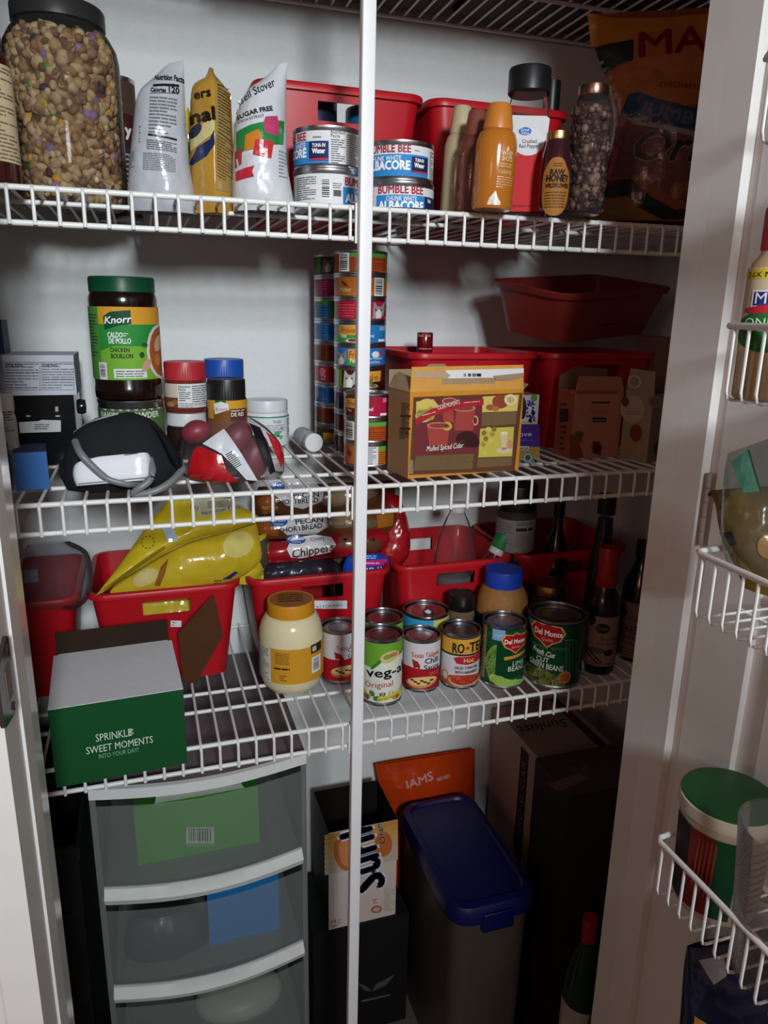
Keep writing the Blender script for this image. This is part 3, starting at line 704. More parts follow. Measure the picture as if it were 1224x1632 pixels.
def wc(D, f):
    D.poly([(800, 237), (803, 230), (806, 237), (803, 240)], '#d9b58a', 2); D.text('WHIP', 803, 247, 6.5, '#dcb98e', w=18, bold=.02); D.text('SHOTS', 803, 255, 6, '#dcb98e', w=17, bold=.02); D.lines(792, 258, 812, 266, 2, '#cfa677', words=2)
    D.text('CARAMEL', 803, 276, 5, '#dcb98e', w=22); D.lines(790, 279, 814, 299, 5, '#c99a68', words=3)
    D.poly([(770, 350), (771, 332), (778, 326), (781, 315), (788, 306), (790, 304), (793, 313), (799, 322), (797, 332), (802, 342), (802, 350)], '#d9cfc6', 2); D.poly([(780, 345), (786, 318), (789, 310), (790, 328), (786, 345)], '#c4b6ab', 3)
whip('caramel orange whipped cream can showing a white swirl at its foot', 752, 818, 157, .985, '#b06a22', '#c0752c', wc, lean=2)
# ---- crushed red pepper
f = Fit(803, 868, 140, D1, d=1.04, yw=270)
t = thing('spice_bottle', 'big clear plastic bottle of crushed red pepper with a black flip lid', 'bottle', f.loc, f.rz+radians(4)); r, h = f.r, f.h
def rr_loop(w_, z, k=.55):
    lp = []
    for cx, cy, a0 in ((1, 1, 0), (-1, 1, 90), (-1, -1, 180), (1, -1, 270)):
        for q in range(5):
            a = radians(a0+22.5*q); lp.append(Vector((cx*(w_-w_*k*.6)+w_*k*.6*cos(a), cy*(w_-w_*k*.6)+w_*k*.6*sin(a), z)))
    return lp
MB().loft([rr_loop(r*.88, 0), rr_loop(r*.95, .004), rr_loop(r*.95, h*.82), rr_loop(r*.90, h*.92), rr_loop(r*.78, h*.985), rr_loop(r*.72, h)], (.9, .85, .84, 1)).obj('bottle_wall', 'clear', t)
MB().loft([rr_loop(r*.85, .003), rr_loop(r*.92, .007), rr_loop(r*.92, h*.79), rr_loop(r*.5, h*.80)], '#8e1f1a').obj('pepper_flakes', 'food', t)
MB().lathe([(r*.95, h*.985), (r*1.02, h), (r*1.02, h*1.17), (r*.98, h*1.19), (0, h*1.19)], '#161617', 40).obj('flip_lid', 'plastic', t)
b = MB(); Dd = Draw(lambda px, py: ((px-835)*f.sc, f.v(py)), lambda u, v, o: Vector((u, -r*.953-o, v)), f.sc)
Dd.poly([(808, 188), (811, 183), (860, 185), (864, 189), (862, 226), (862, 336), (806, 336)], '#cfd0d2', 1); Dd.poly([(807, 224), (863, 224), (862, 337), (806, 337)], '#c01f24', 2); Dd.ell(837, 226, 22, 22, '#d4d5d7', 3); Dd.ell(831, 209, 9, 6.5, '#2a66b0', 4); Dd.text('Great', 831, 209, 4, '#e8eef4', w=12, l=6); Dd.text('Value', 831, 214, 3.6, '#e8eef4', w=11, l=6)
Dd.text('Crushed', 838, 228, 5.2, '#3a3a3c', w=20, l=6); Dd.text('Red Pepper', 838, 235.5, 5.2, '#3a3a3c', w=28, l=6); Dd.poly([(846, 262), (851, 248), (853, 242), (855, 244), (853, 258), (847, 264)], '#9c1a1c', 5); Dd.lines(812, 325, 845, 331, 1, '#7c1416', words=3, l=5)
Dd.into(b).obj('label', 'paper', t)
# ---- bottle with a black cap standing in the bin, honey, tall glass jar
f = Fit(866, 893, 126, D1+.004, d=1.30, yw=150)
bottle('sauce_bottle', 'dark bottle with a black cap standing in the red bin', 'bottle', f, [(1.3, 0), (1.35, .02), (1.35, .62), (1.1, .72), (.75, .80), (.75, .82)], '#241a18', 'gloss', cap=(1, .80, 1), capcol='#141414')
f = Fit(859, 908, 206, D1, d=.995, yw=300)
def lb(D, f, b):
    pts = []
    for k in range(28):
        a = 2*pi*k/28; pts.append((885+21*(abs(cos(a))**.75)*(1 if cos(a) > 0 else -1)*(1.0-.12*(sin(a) > .6)), 297-47*(abs(sin(a))**.8)*(1 if sin(a) > 0 else -1)))
    D.poly(pts, '#9a6326', 1); D.text('RAW', 887, 278, 7, '#2e1a0c', w=20, bold=.03); D.text('HONEY', 888, 289, 9, '#2a160a', w=32, bold=.03); D.text('WILDFLOWER', 888, 299, 6, '#2e1a0c', w=34, bold=.02); D.lines(870, 304, 902, 332, 6, '#5a3714', words=4); D.lines(880, 259, 894, 266, 2, '#4a2c10', words=2)
bottle('honey_jar', 'small glass honey jar with gold lid and wooden-brown oval label', 'jar', f, [(.78, 0), (.92, .02), (1, .10), (1, .5), (.94, .68), (.80, .83), (.72, .88), (.70, .92)], '#33141c', 'gloss', lb, cap=(.74, .90, 1), capcol='#c2a86a', capkind='metal', labelr=1.003)
f = Fit(906, 966, 130, D1, d=1.04, yw=270)
t = thing('glass_jar', 'tall glass jar of dark dried herbs with a copper lid', 'jar', f.loc, f.rz); r, h = f.r, f.h
MB().lathe([(r*.85, 0), (r, .006), (r, h*.80), (r*.9, h*.88), (r*.76, h*.92), (r*.76, h*.93)], (.75, .66, .62, 1), 36).obj('glass_wall', 'clear', t)
screw_lid(t, r*.80, h*.92, h, '#9a7468', 'metal', 30)
b = MB(); rn = random.Random(3)
for k in range(420):
    a = rn.uniform(-pi, pi*.1); z = rn.uniform(.006, h*.82); q = r*.90-abs(rn.gauss(0, .003)); b.sphere((q*cos(a), q*sin(a), z), tuple(rn.uniform(.003, .007) for _ in range(3)), rn.choice(['#4a3028', '#5c4034', '#3a2620', '#7a6054', '#2c1e1c']), 6, 4)
b.lathe([(r*.8, .004), (r*.84, .01), (r*.84, h*.8), (0, h*.82)], '#33211c', 24); o = b.obj('dried_herbs', 'food', t, ang=80); o['kind'] = 'stuff'
# ---- large snack bag
def pr_mac(D):
    D.poly([(936, 22), (985, 30), (1060, 30), (1160, 20), (1160, 120), (1050, 120), (985, 105), (1000, 70), (942, 76)], '#b5762a', 1)
    D.poly([(948, 78), (1008, 68), (1006, 104), (985, 108), (962, 118)], '#23302c', 2); D.poly([(1008, 60), (1160, 40), (1160, 122), (1060, 128), (1006, 110)], '#b06a44', 2)
    D.text('MAC', 1016, 100, 32, '#7c1c1a', 'l', ang=4, w=122, bold=.016); D.poly([(965, 125), (1000, 104), (1060, 128), (1160, 122), (1160, 168), (1080, 182), (1035, 172), (985, 190)], '#a5632a', 2)
    D.text('CHICHARRONES', 1044, 150, 7, '#5a2c18', 'l', ang=-6, w=70); D.poly([(985, 190), (998, 158), (1014, 156), (1040, 168), (1090, 184), (1160, 180), (1160, 225), (1060, 212), (1020, 204), (990, 190)], '#1c3a5c', 3)
    D.text('JUMBO', 1012, 190, 15, '#4a5f78', 'l', ang=-15, w=92, bold=.03); D.poly([(990, 188), (1000, 184), (1060, 212), (1140, 232), (1140, 240), (1060, 220), (1004, 206)], '#8a8a90', 3)
    D.poly([(980, 205), (1160, 240), (1160, 320), (1080, 330), (1010, 290), (970, 285)], '#6a4038', 2); D.text('Original', 999, 262, 36, '#2a1c1a', 'l', ang=-3, sh=.25, w=180, bold=.014, l=6); D.text('Original', 998, 263, 36, '#8a7a72', 'l', ang=-3, sh=.25, w=182, bold=.03, l=4)
    D.poly([(942, 292), (1000, 292), (1030, 320), (1070, 340), (1160, 330), (1160, 352), (1050, 354), (1010, 336), (995, 318), (942, 322)], '#181c1a', 3); D.poly([(938, 322), (995, 318), (1012, 336), (1050, 354), (936, 354)], '#8f6c24', 2)
    for k in range(9): D.ell(1050+(k*37) % 80, 285+(k*23) % 45, 13, 8, ['#7a4a30', '#8a5a3c', '#6a3c28'][k % 3], 3, rot=k*40)
bag('snack_bag', 'large orange and brown pork rind snack bag leaning in the dark corner', 'snack bag',
    [(936, 22, 1180, 10, .0), (944, 72, 1180, 60, .35), (965, 120, 1180, 115, .7), (978, 200, 1178, 200, 1), (956, 285, 1174, 285, 1), (935, 330, 1168, 335, .9), (934, 354, 1164, 358, .7)], ay(1050, 200, 1.05), '#8a4a30', fn=pr_mac, depth=.045, back=.8, N=(-.55, -1, 0), wr=.003, wf=25)

# ================================================================== MIDDLE SHELF
# ---- stack on the left: powder can with the bouillon jar on top
f = Fit(157, 263, 640, D2, d=1.150, yw=670)
def lb(D, f):
    D.rect(150, 646, 270, 760, '#4c6a3c'); D.poly([(150, 644)]+[(150+k*4, 652+(k % 3)*1.6) for k in range(31)]+[(270, 644)], '#d6d8d4', 2)
    D.text('BAKING POWDER', 252, 667, 8.5, '#e0e2dc', 'r', w=96, bold=.016)
pc = can('powder_can', 'squat green can with white POWDER lettering under the bouillon jar', 'can', f, '#4c6a3c', lb, margins=(.006, .012))
f = Fit(143, 254, 440, D2+f.h+.0005, d=1.150, yw=530)
def lb(D, f, b):
    G, LG, Yl = '#2c8a3a', '#74ad34', '#d69a2c'
    ring_tube(b, f.r*.99+.0006, f.v(606), f.v(489), '#4d8f3a'); D.base_off = .0006
    D.rect(159, 489, 258, 517, Yl); D.rect(159, 517, 262, 552, G); D.rect(159, 552, 262, 606, LG); D.poly([(159, 560), (200, 545), (240, 558), (258, 552), (258, 545), (159, 545)], G, 2)
    D.poly([(167, 505), (178, 497), (209, 494), (209, 516), (190, 519), (168, 526)], '#0f4a2c', 3); D.text('Knorr', 188, 515, 10, '#eef0ec', w=37, sh=.25, ang=4, bold=.016)
    D.text('CALDO', 172, 538, 7.5, '#eef0ec', 'l', w=21, bold=.016); D.text('DE POLLO', 173, 547.5, 7.5, '#eef0ec', 'l', w=31, bold=.016); D.text('CHICKEN', 174, 561, 6, '#1d2a18', 'l', w=27, bold=.016); D.text('BOUILLON', 175, 571, 6.5, '#1d2a18', 'l', w=30, bold=.016); D.lines(195, 530, 204, 537, 2, '#d8e6d0', words=1)
    D.rect(177, 588, 228, 603, '#dfe2dc', 3); D.lines(180, 590, 224, 602, 3, '#55604e', words=4, l=4); D.rect(155, 578, 167, 606, '#c9cdc6', 3); D.barcode(156, 579, 166, 604, False, l=4)
    D.ell(254, 562, 24, 46, '#d8d4cc', 3); D.ell(255, 562, 21, 42, '#a5552c', 4); D.ell(249, 548, 6, 14, '#d3a87c', 5, rot=15); D.ell(246, 575, 4, 10, '#c47a3a', 5); D.ell(228, 583, 6, 11, '#c99a80', 5, rot=25); D.ell(222, 566, 4, 5, '#27502a', 5); D.ell(227, 550, 5, 4, '#2c5a2c', 5)
    D.lines(144, 500, 157, 570, 14, '#28552a', words=2)
bottle('bouillon_jar', 'tall brown bouillon jar with green lid and green chicken label', 'jar', f, [(.86, 0), (.97, .012), (.99, .05), (.985, .10), (.97, .115), (.97, .745), (.985, .76), (.985, .83), (.93, .875), (.88, .89)], '#1c0d0a', 'brown', lb, cap=(.945, .875, 1), capcol='#0d5232', labelr=.99, ribs=60)
# ---- red lid jar on top of a white lid jar
f = Fit(266, 331, 660, D2, d=1.185, yw=690)
bottle('spread_jar', 'dark jar with a ribbed white lid under the red lidded jar', 'jar', f, [(.9, 0), (1, .02), (1, .62), (.9, .7), (.88, .72)], '#2a1a16', 'gloss', cap=(.97, .70, 1), capcol='#cfcfcf', ribs=60)
f = Fit(262, 330, 578, D2+f.h+.0005, d=1.180, yw=620)
def lb(D, f, b):
    ring_tube(b, f.r+.0006, f.v(648), f.v(612), '#cdbfae'); D.base_off = .0006; D.rect(283, 612, 328, 650, '#dcdcda'); D.text('Nutrition', 285, 618, 3.6, '#333333', 'l', w=17, bold=.01); D.text('Facts', 285, 622.5, 3.6, '#333333', 'l', w=10, bold=.01); D.lines(285, 624, 303, 640, 5, '#444444', words=2); D.lines(305, 614, 327, 642, 8, '#555555', words=3); D.lines(285, 642, 327, 650, 3, '#666666', words=8)
    D.rect(262, 634, 283, 650, '#6b4228', 2); D.ell(272, 645, 6, 4, '#a87a4a', 3); D.ell(279, 641, 4, 4, '#8a5a34', 3)
bottle('nut_jar', 'small glass jar with red lid and nutrition label, stacked', 'jar', f, [(.88, 0), (.97, .02), (1, .08), (1, .55), (.94, .62), (.92, .64)], '#6b2a26', 'gloss', lb, cap=(.98, .64, 1), capcol='#b22a32', ribs=60)
f = Fit(326, 390, 574, D2, d=1.245, yw=620)
def lb(D, f, b): ring_tube(b, f.r+.0006, f.h*.2, f.h*.73, '#c9a070'); D.rect(330, 604, 350, 640, '#d9d4c8')
bottle('peanut_butter_jar', 'tall jar with a bright blue lid behind the beef bouillon jar', 'jar', f, [(.9, 0), (1, .02), (1, .74), (.94, .78), (.92, .80)], '#7a5230', 'gloss', lb, cap=(.98, .79, 1), capcol='#1f4ea8', ribs=60)
f = Fit(331, 393, 606, D2, d=1.150, yw=650)
def lb(D, f, b):
    ring_tube(b, f.r+.0006, f.h*.08, f.v(638), '#7a4a1c'); D.base_off = .0006; D.rect(331, 639, 393, 654, '#cf9a2a', 1); D.rect(333, 642, 341, 668, '#c8922a', 2); D.poly([(342, 644), (353, 640), (364, 644), (364, 653), (343, 661)], '#dcdcd8', 3); D.rect(344, 638, 360, 644, '#2a5a2c', 2); D.text('Knorr', 353, 655, 6, '#a02430', w=18, sh=.2, ang=4)
    D.rect(366, 652, 390, 672, '#5a1c16', 2); D.text('DE RES', 378, 664, 6, '#e8e0d4', w=22, bold=.016); D.lines(367, 653, 389, 657, 1, '#d8ccb8', words=2)
bottle('bouillon_jar', 'brown beef bouillon jar with black lid and yellow label', 'jar', f, [(.9, 0), (1, .02), (1, .66), (.93, .72), (.92, .74)], '#1c0e0a', 'brown', lb, cap=(.97, .73, 1), capcol='#1a1718', ribs=50)
# ---- white supplement tub and the fallen pill bottle
f = Fit(391, 460, 640, D2, yb=714, yw=680)
def lb(D, f, b):
    ring_tube(b, f.r+.0006, f.v(708), f.v(665), '#d9dadd'); D.base_off = .0006; D.rect(388, 664.5, 464, 666.5, '#1d7a52', 2); D.text('Viralyt', 441, 675, 5.5, '#3a4048', w=14); D.lines(424, 677, 452, 690, 4, '#8a8f96', words=3); D.rect(446, 683, 450, 686, '#9a8a3a', 3)
    D.ell(442, 695, 7.5, 8, '#35b06c', 2); D.poly([(442, 695), (450, 688), (451, 695)], '#e0e4e2', 3); D.poly([(442, 695), (436, 703), (446, 704)], '#d6e4dc', 3); D.ell(442, 695, 2.2, 2.4, '#b83038', 4); D.lines(456, 669, 460, 700, 8, '#555a60', words=1)
bottle('supplement_tub', 'white plastic supplement tub with a green ring logo', 'tub', f, [(.9, 0), (.99, .03), (1, .08), (1, .66), (.97, .72), (.93, .74)], '#dddfe2', 'plastic', lb, cap=(.97, .745, 1), capcol='#d6d9dc', ribs=60)
pz = D2+.0165; P = az(496, 703, pz)
pbt = thing('pill_bottle', 'white pill bottle lying on its side with cap forward', 'pill bottle', (P.x, P.y, pz)); pbt.rotation_euler = (radians(90), 0, radians(4))
MB().lathe([(0, -.004), (.0145, -.004), (.0155, -.003), (.0155, .012), (.0145, .0135), (0, .0135)], '#dcdcdc', 32, M=Matrix.Rotation(pi, 4, 'X') @ Matrix.Translation((0, 0, -.0135))).obj('cap', 'plastic', pbt)
b = MB().lathe([(.012, -.062), (.0155, -.058), (.0155, -.012), (.0135, -.006), (.0135, 0)], '#aeb0b4', 28)
for k in range(5): ring_tube(b, .0158, -.052+k*.008, -.050+k*.008, '#85888c', 28)
b.obj('bottle_body', 'plastic', pbt)
# ---- potatoes in a clear and red bag
BP = Pillow([(318, 676, 398, 664, .35), (293, 694, 426, 682, .8), (286, 728, 449, 712, 1), (290, 756, 453, 748, 1), (318, 770, 442, 772, .85), (365, 777, 425, 781, .45)], ay(370, 740, 1.035), N=(0, -1, .25), depth=.046, back=.8, wr=.006, wf=26, seed=4, zmin=D2)
loc = Vector((.10, 1.03, D2)); t = thing('potato_bag', 'clear and red plastic bag of red potatoes with a white barcode label', 'bag', loc)
BP.mesh((.94, .90, .92, 1)).obj('clear_film', 'bagclear', t, org=loc, ang=80)
for nm, pts, cl in (('red_panel', [(306, 721), (313, 713), (348, 729), (358, 757), (378, 770), (366, 776), (318, 769), (297, 758)], '#b3181f'), ('red_panel', [(420, 691), (440, 699), (449, 712), (451, 736), (443, 747), (431, 721)], '#c8242c'), ('black_stripe', [(392, 677), (411, 684), (433, 753), (424, 758)], '#19171c')):
    D = BP.draw(.004); D.poly(pts, cl, 2); D.into(MB()).obj(nm, 'film', t, org=loc, ang=80)
D = BP.draw(.004); D.poly([(320, 710), (353, 687), (405, 768), (387, 766), (348, 726)], '#d3d3d8', 3)
for k in range(9): D.poly([(354+k*1.5, 728+k*2.6), (366+k*1.5, 721+k*2.6), (366.6+k*1.5, 722.2+k*2.6), (354.6+k*1.5, 729.2+k*2.6)], '#2a282c', 5)
D.into(MB()).obj('barcode_label', 'film', t, org=loc, ang=80)
def potato(label, px, py, y, r, rot, col='#7a3a42'):
    p = ay(px, py, y); b = MB(); R3 = Matrix.Rotation(radians(rot), 3, 'Y')
    for dummy in (0,):
        b.sphere((0, 0, 0), r, col, 20, 14, R3)
    b.v = [tuple(Vector(v)*(1+.07*noise.noise(Vector(v)*45+p*9))) for v in b.v]
    o = b.obj('potato', 'skin', None, ang=80); o.location = p; return tag(o, label, 'potato', 'red potatoes in the plastic bag')
potato('large red potato right of the barcode label in the bag', 404, 732, 1.035, (.022, .020, .037), 18)
potato('red potato at the top of the bag beside the black stripe', 378, 699, 1.045, (.020, .018, .027), 30)
potato('red potato bulging at the top left of the bag', 313, 688, 1.030, (.021, .017, .016), -15, '#8a3340')
potato('red potato behind the red part of the bag', 330, 740, 1.035, (.026, .020, .026), 10)
# ---- blood pressure monitor in its pouch
bp = Pillow([(150, 668, 212, 657, .35), (118, 690, 246, 672, .8), (103, 722, 272, 705, 1), (99, 755, 288, 738, 1), (106, 778, 280, 766, .8), (130, 790, 240, 789, .4)], ay(190, 735, 1.02), N=(-.1, -1, .25), depth=.045, back=.9, wr=.003, wf=18, seed=2, ex=3, zmin=D2)
loc = Vector((-.02, 1.0, D2)); t = thing('monitor_pouch', 'charcoal fabric pouch holding a white blood pressure monitor', 'pouch', loc)
bp.mesh('#26272b').obj('fabric_shell', 'fabric', t, org=loc, ang=80)
def onp(px, py, off):
    q = bp.uv(px, py); return bp.to3(q[0], q[1], off)
D = bp.draw(.004); D.poly([(118, 688), (140, 674), (190, 660), (192, 662.5), (142, 678), (120, 692)], '#b8babd', 2); D.into(MB()).obj('zip_trim', 'paper', t, org=loc, ang=80)
flap = Pillow([(240, 676, 262, 690, .2), (250, 690, 280, 712, .8), (262, 715, 288, 735, .9), (270, 735, 290, 752, .3)], ay(265, 712, .992), N=(-.1, -1, .2), depth=.02, back=.6, wr=.002); flap.mesh('#1b1b1e').obj('side_flap', 'fabric', t, org=loc, ang=80)
MB().tube([onp(*q, .005) for q in ((101, 735), (104, 755), (116, 778), (150, 786), (200, 786), (250, 779), (278, 760))], .004, '#1a1a1d', 8).obj('hem', 'fabric', t, org=loc)
mt = thing('blood_pressure_monitor', 'white blood pressure monitor showing at the mouth of the charcoal pouch', 'monitor', onp(178, 752, .012))
mp = Pillow([(150, 730, 236, 722, .9), (122, 738, 239, 728, 1), (116, 752, 240, 742, 1), (118, 766, 240, 757, 1), (122, 775, 232, 766, .8)], onp(178, 752, .004), N=(-.1, -1, .3), depth=.012, back=.6, wr=0, ex=9)
mm = mp.mesh('#e2e1e6'); D = mp.draw(.006); D.poly([(120, 772), (238, 761), (238, 763), (121, 774)], '#8d8d92', 2); D.poly([(200, 726), (222, 723), (222, 724.5), (200, 727.5)], '#55555a', 2); D.into(mm).obj('casing', 'gloss', mt, org=mt.location, ang=80)
def hose(pts, off=.016):
    q = crom([list(ay(x, y, .952-.0 if k < 0 else yy)) for k, (x, y, yy) in enumerate(pts)], 6); MB().tube([Vector(v) for v in q], .0048, '#77787a', 10).obj('hose', 'plastic', t, org=loc, ang=80)
hose([(120, 704, .985), (128, 722, .962), (146, 742, .958), (170, 762, .958), (203, 771, .958), (222, 769, .975)])
hose([(291, 748, .985), (272, 768, .962), (246, 783, .955), (213, 788, .957), (222, 778, .953), (236, 768, .955), (243, 752, .958), (239, 732, .975)])
# ---- boxes and bottle in the left corner
def blue_fn(c):
    D = c.topd(); D.text('VITA', 54, 708, 5, '#5a6aa0', w=16, ang=0); c.put(D)
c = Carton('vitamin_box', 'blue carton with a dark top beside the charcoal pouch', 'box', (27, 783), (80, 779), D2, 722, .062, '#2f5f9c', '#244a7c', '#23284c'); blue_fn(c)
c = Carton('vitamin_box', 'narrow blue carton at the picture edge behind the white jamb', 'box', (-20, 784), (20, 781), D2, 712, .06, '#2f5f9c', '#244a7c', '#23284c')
c = Carton('device_case', 'glossy black case under the white medicine carton', 'case', (32, 735), (126, 728), D2, 630, .11, '#121213', kind='gloss', Y=1.17)
D = c.front(); D.poly([(30, 673), (62, 671), (66, 669), (97, 670), (97, 688), (32, 690)], '#b9b9bc', 2); D.lines(55, 675, 80, 685, 3, '#4a4a4e', words=2, l=3); D.ell(45, 663, 4, 1.5, '#9a9a9c', 2); D.ell(92, 663, 4, 1.5, '#9a9a9c', 2); D.rect(88, 648, 93, 656, '#9c9ca0', 2); c.put(D, 'markings')
MB().lathe([(0, 0), (.010, 0), (.012, .006), (.010, .012), (0, .013)], '#17171a', 20, M=Matrix.Translation(c.P1+c.U*(c.w+.002)+Vector((0, .02, c.h-.02))) @ Matrix.Rotation(pi/2, 4, 'Y')).obj('knob', 'gloss', c.t, org=c.loc)
zc = c.P1.z+c.h+.0003
c2 = Carton('medicine_carton', 'white medicine carton with printed drug facts on the black case', 'box', (10, 627), (122, 623), zc, 566, .10, '#bcbfca', '#a3a6b2', '#c6c8d0', Y=1.165)
D = c2.front(); D.lines(8, 578, 62, 620, 9, '#70737c', words=5); D.lines(66, 578, 118, 620, 10, '#70737c', words=5, seed=4); D.rect(6, 577, 118, 577.7, '#44464c', 2); D.rect(63.5, 577, 64.2, 622, '#44464c', 2); D.rect(6, 593, 118, 593.6, '#44464c', 2); D.rect(66, 604, 118, 604.6, '#44464c', 2); D.rect(117.5, 577, 118.1, 622, '#44464c', 2); D.rect(6, 621, 118, 621.6, '#44464c', 2); D.text('Drug Facts', 9, 584, 4, '#2a2c30', 'l', w=22, bold=.01); D.text('Drug Facts', 67, 584, 4, '#2a2c30', 'l', w=20, bold=.01); c2.put(D)
c3 = Carton('small_box', 'dark blue box standing on the medicine carton at the picture edge', 'box', (-22, 566), (8, 566), zc+c2.h+.0003, 510, .05, '#1d3050', '#16243c', '#131a28', Y=1.185)
f = Fit(-22, 25, 628, D2, d=1.045, yw=660)
def lb(D, f, b): ring_tube(b, f.r+.0005, f.h*.1, f.h*.70, '#a8a29c'); D.lines(-10, 655, 20, 690, 8, '#5a5550', words=2)
bottle('pill_bottle', 'upright grey-white pill bottle at the left picture edge', 'pill bottle', f, [(.9, 0), (1, .03), (1, .74), (.85, .80), (.8, .82)], '#b0aca8', 'plastic', lb, cap=(.98, .80, 1), capcol='#c4c0ba')
# ---- cat food cans in three stacks
CG = 'cat food cans stacked beside the white pole'
def logo(D, x, y, w_=26, h=10, l=3):
    D.poly([(x-w_/2-2, y-h-1), (x+w_/2+2, y-h-2), (x+w_/2+1, y+3), (x-w_/2-1, y+4)], '#d99a3c', l); D.text('Friskies', x, y, h*.8, '#8a2420', w=w_, sh=.05, l=l+2)
def cat_pic(D, x, y, s=1, l=3, c='#8d8a88', w_='#d5d2ce'):
    D.poly([(x-8*s, y+12*s), (x-7*s, y-4*s), (x-6*s, y-13*s), (x-1*s, y-6*s), (x+4*s, y-6*s), (x+9*s, y-13*s), (x+9*s, y-2*s), (x+8*s, y+6*s), (x+3*s, y+12*s)], c, l)
    D.poly([(x-3*s, y+12*s), (x-4*s, y+4*s), (x+1*s, y-3*s), (x+5*s, y+3*s), (x+4*s, y+11*s)], w_, l+1); D.ell(x-3.5*s, y-1*s, 1.3*s, 1.1*s, '#33302e', l+2); D.ell(x+4*s, y-1*s, 1.3*s, 1.1*s, '#33302e', l+2)
def stack(xl, xr, ytop, n, d, names, fns, cols):
    f0 = Fit(xl, xr, ytop, D2, d=d, yw=560); hc = f0.h/n; ys = []
    for k in range(n):                                      # bottom to top
        ff = Fit(xl, xr, ytop, D2+k*hc, d=d, yw=560); ff.h = hc-.0003
        def y_at(frac, ff=ff):                              # pixel row of a height on this can
            P = Vector((ff.fx, ff.fy, ff.z0+ff.h*frac))-CAM; return 816-F0*P.dot(UP)/P.dot(FW)
        c = cols[n-1-k]; fn = fns[n-1-k]
        can('cat_food_can', names[n-1-k], 'can', ff, c, (lambda D, f, fn=fn, y_at=y_at: fn(D, y_at(.93), y_at(.07))) if fn else None, CG, margins=(.004, .004), mkind='gloss')
def cB1(D, a, b): D.barcode(541, a+1, 556, b-1, False); D.rect(556, a, 620, a+8, '#4f9a34', 2); D.lines(558, a+10, 612, b-1, 7, '#6a2a14', words=6, fill=.3)
def cB2(D, a, b): D.rect(525, a, 590, b, '#b86a22'); D.text('Platter', 551, b-8, 6, '#e8d8b8', w=20); D.poly([(544, a+6), (552, a+12), (556, a+18), (548, a+14)], '#5a2c14', 3); D.barcode(595, a+1, 609, b-1, False); D.rect(610, a, 620, a+8, '#4f9a34', 2)
def cB3(D, a, b): D.lines(535, a+6, 565, b-4, 5, '#d85a66', words=4, fill=.3); cat_pic(D, 601, (a+b)/2, 1.1); D.ell(613, (a+b)/2, 4, 10, '#7a1a24', 2)
def cB4(D, a, b):
    D.poly([(530, b), (538, a+8), (560, a+3), (584, a+10), (584, b)], '#3f9a3c', 2); logo(D, 556, a+15, 28, 11); D.text('Pate', 548, b-9, 6, '#e8f0e0', w=11, bold=.016); D.ell(562, b-4, 11, 4, '#d8d6d0', 4); D.ell(562, b-5, 7, 2.6, '#7a4a34', 5); D.rect(566, b-14, 590, b-6, '#2456a0', 3); D.lines(604, a+4, 613, a+11, 3, '#d8e8f4', words=2); D.text('Lamb', 590, b-10, 5, '#e8f0f6', w=12); D.lines(602, b-8, 613, b-4, 1, '#e8f0f6', words=1, fill=.9)
def cB5(D, a, b):
    D.poly([(552, b), (556, a+10), (578, a+4), (584, b)], '#3f9a3c', 2); cat_pic(D, 544, (a+b)/2+2, 1.0); logo(D, 572, a+17, 30, 12); D.text('Pate', 564, b-6, 6, '#e8f0e0', w=11, bold=.016); D.ell(598, a+12, 6, 5, '#dfe2e6', 3); D.ell(606, a+9, 3, 4, '#b03a40', 3); D.text('Ocean Whitefish &', 597, b-11, 4, '#e8f0f6', w=32); D.text('Tuna Dinner', 597, b-5, 4, '#e8f0f6', w=22)
def cB6(D, a, b): D.rect(536, a, 540, b, '#d8dcd4', 2); D.rect(540, a, 545, b, '#5a9a34', 2); cat_pic(D, 557, (a+b)/2, 1.15, w_='#e6e2dc', c='#b8b2aa'); logo(D, 592, a+16, 26, 12); D.ell(595, b-4, 8, 3.5, '#d6d0c6', 3); D.ell(594, b-5, 5, 2.5, '#8a6a34', 4); D.poly([(584, b-12), (594, b-16), (594, b-6), (584, b-4)], '#4f8a34', 3)
def cC1(D, a, b): D.rect(540, a, 572, b, '#5e2220'); logo(D, 566, a+16, 26, 10); D.text('Pate', 558, b-8, 5, '#e0d0c8', w=10); D.text('& Beef', 588, b-11, 5.5, '#eed8dc', w=16, bold=.016); D.lines(611, a+3, 623, a+10, 3, '#e6b8c0', words=2); D.lines(607, b-8, 624, b-4, 1, '#f0dce0', words=2, fill=.9); D.ell(590, a+10, 9, 6, '#8e2a34', 3)
def cC2(D, a, b): D.barcode(551, a+2, 566, b-1, False); D.rect(566, a, 632, a+8, '#58a238', 2); D.lines(570, a+10, 622, b-1, 7, '#6a2812', words=6, fill=.3)
def cC3(D, a, b): D.poly([(556, a+8), (562, a+14), (560, a+20), (554, a+16)], '#6a2c14', 3); D.rect(586, a, 605, b, '#d2d4d8', 2); D.lines(588, a+2, 603, b-2, 9, '#5a5c60', words=1, fill=.35); D.rect(605, a, 634, a+8, '#58a238', 2); D.rect(605, a+8, 634, b, '#b86a1c', 2); D.lines(606, a+10, 624, b-2, 6, '#5e2c10', words=2, fill=.35)
def cline(c): return lambda D, a, b: D.lines(505, a+4, 530, b-3, 6, c, words=3, fill=.3)
def cA3(D, a, b): D.rect(500, a, 536, a+8, '#3a7a34', 2); D.rect(525, a, 536, b, '#3a7a34', 2); D.lines(505, a+10, 524, b-3, 4, '#123a66', words=3)
def cA1(D, a, b): D.rect(505, a, 512, b, '#4c7a3c', 2); cat_pic(D, 523, (a+b)/2, 1, c='#5a5048', w_='#8a7e74')
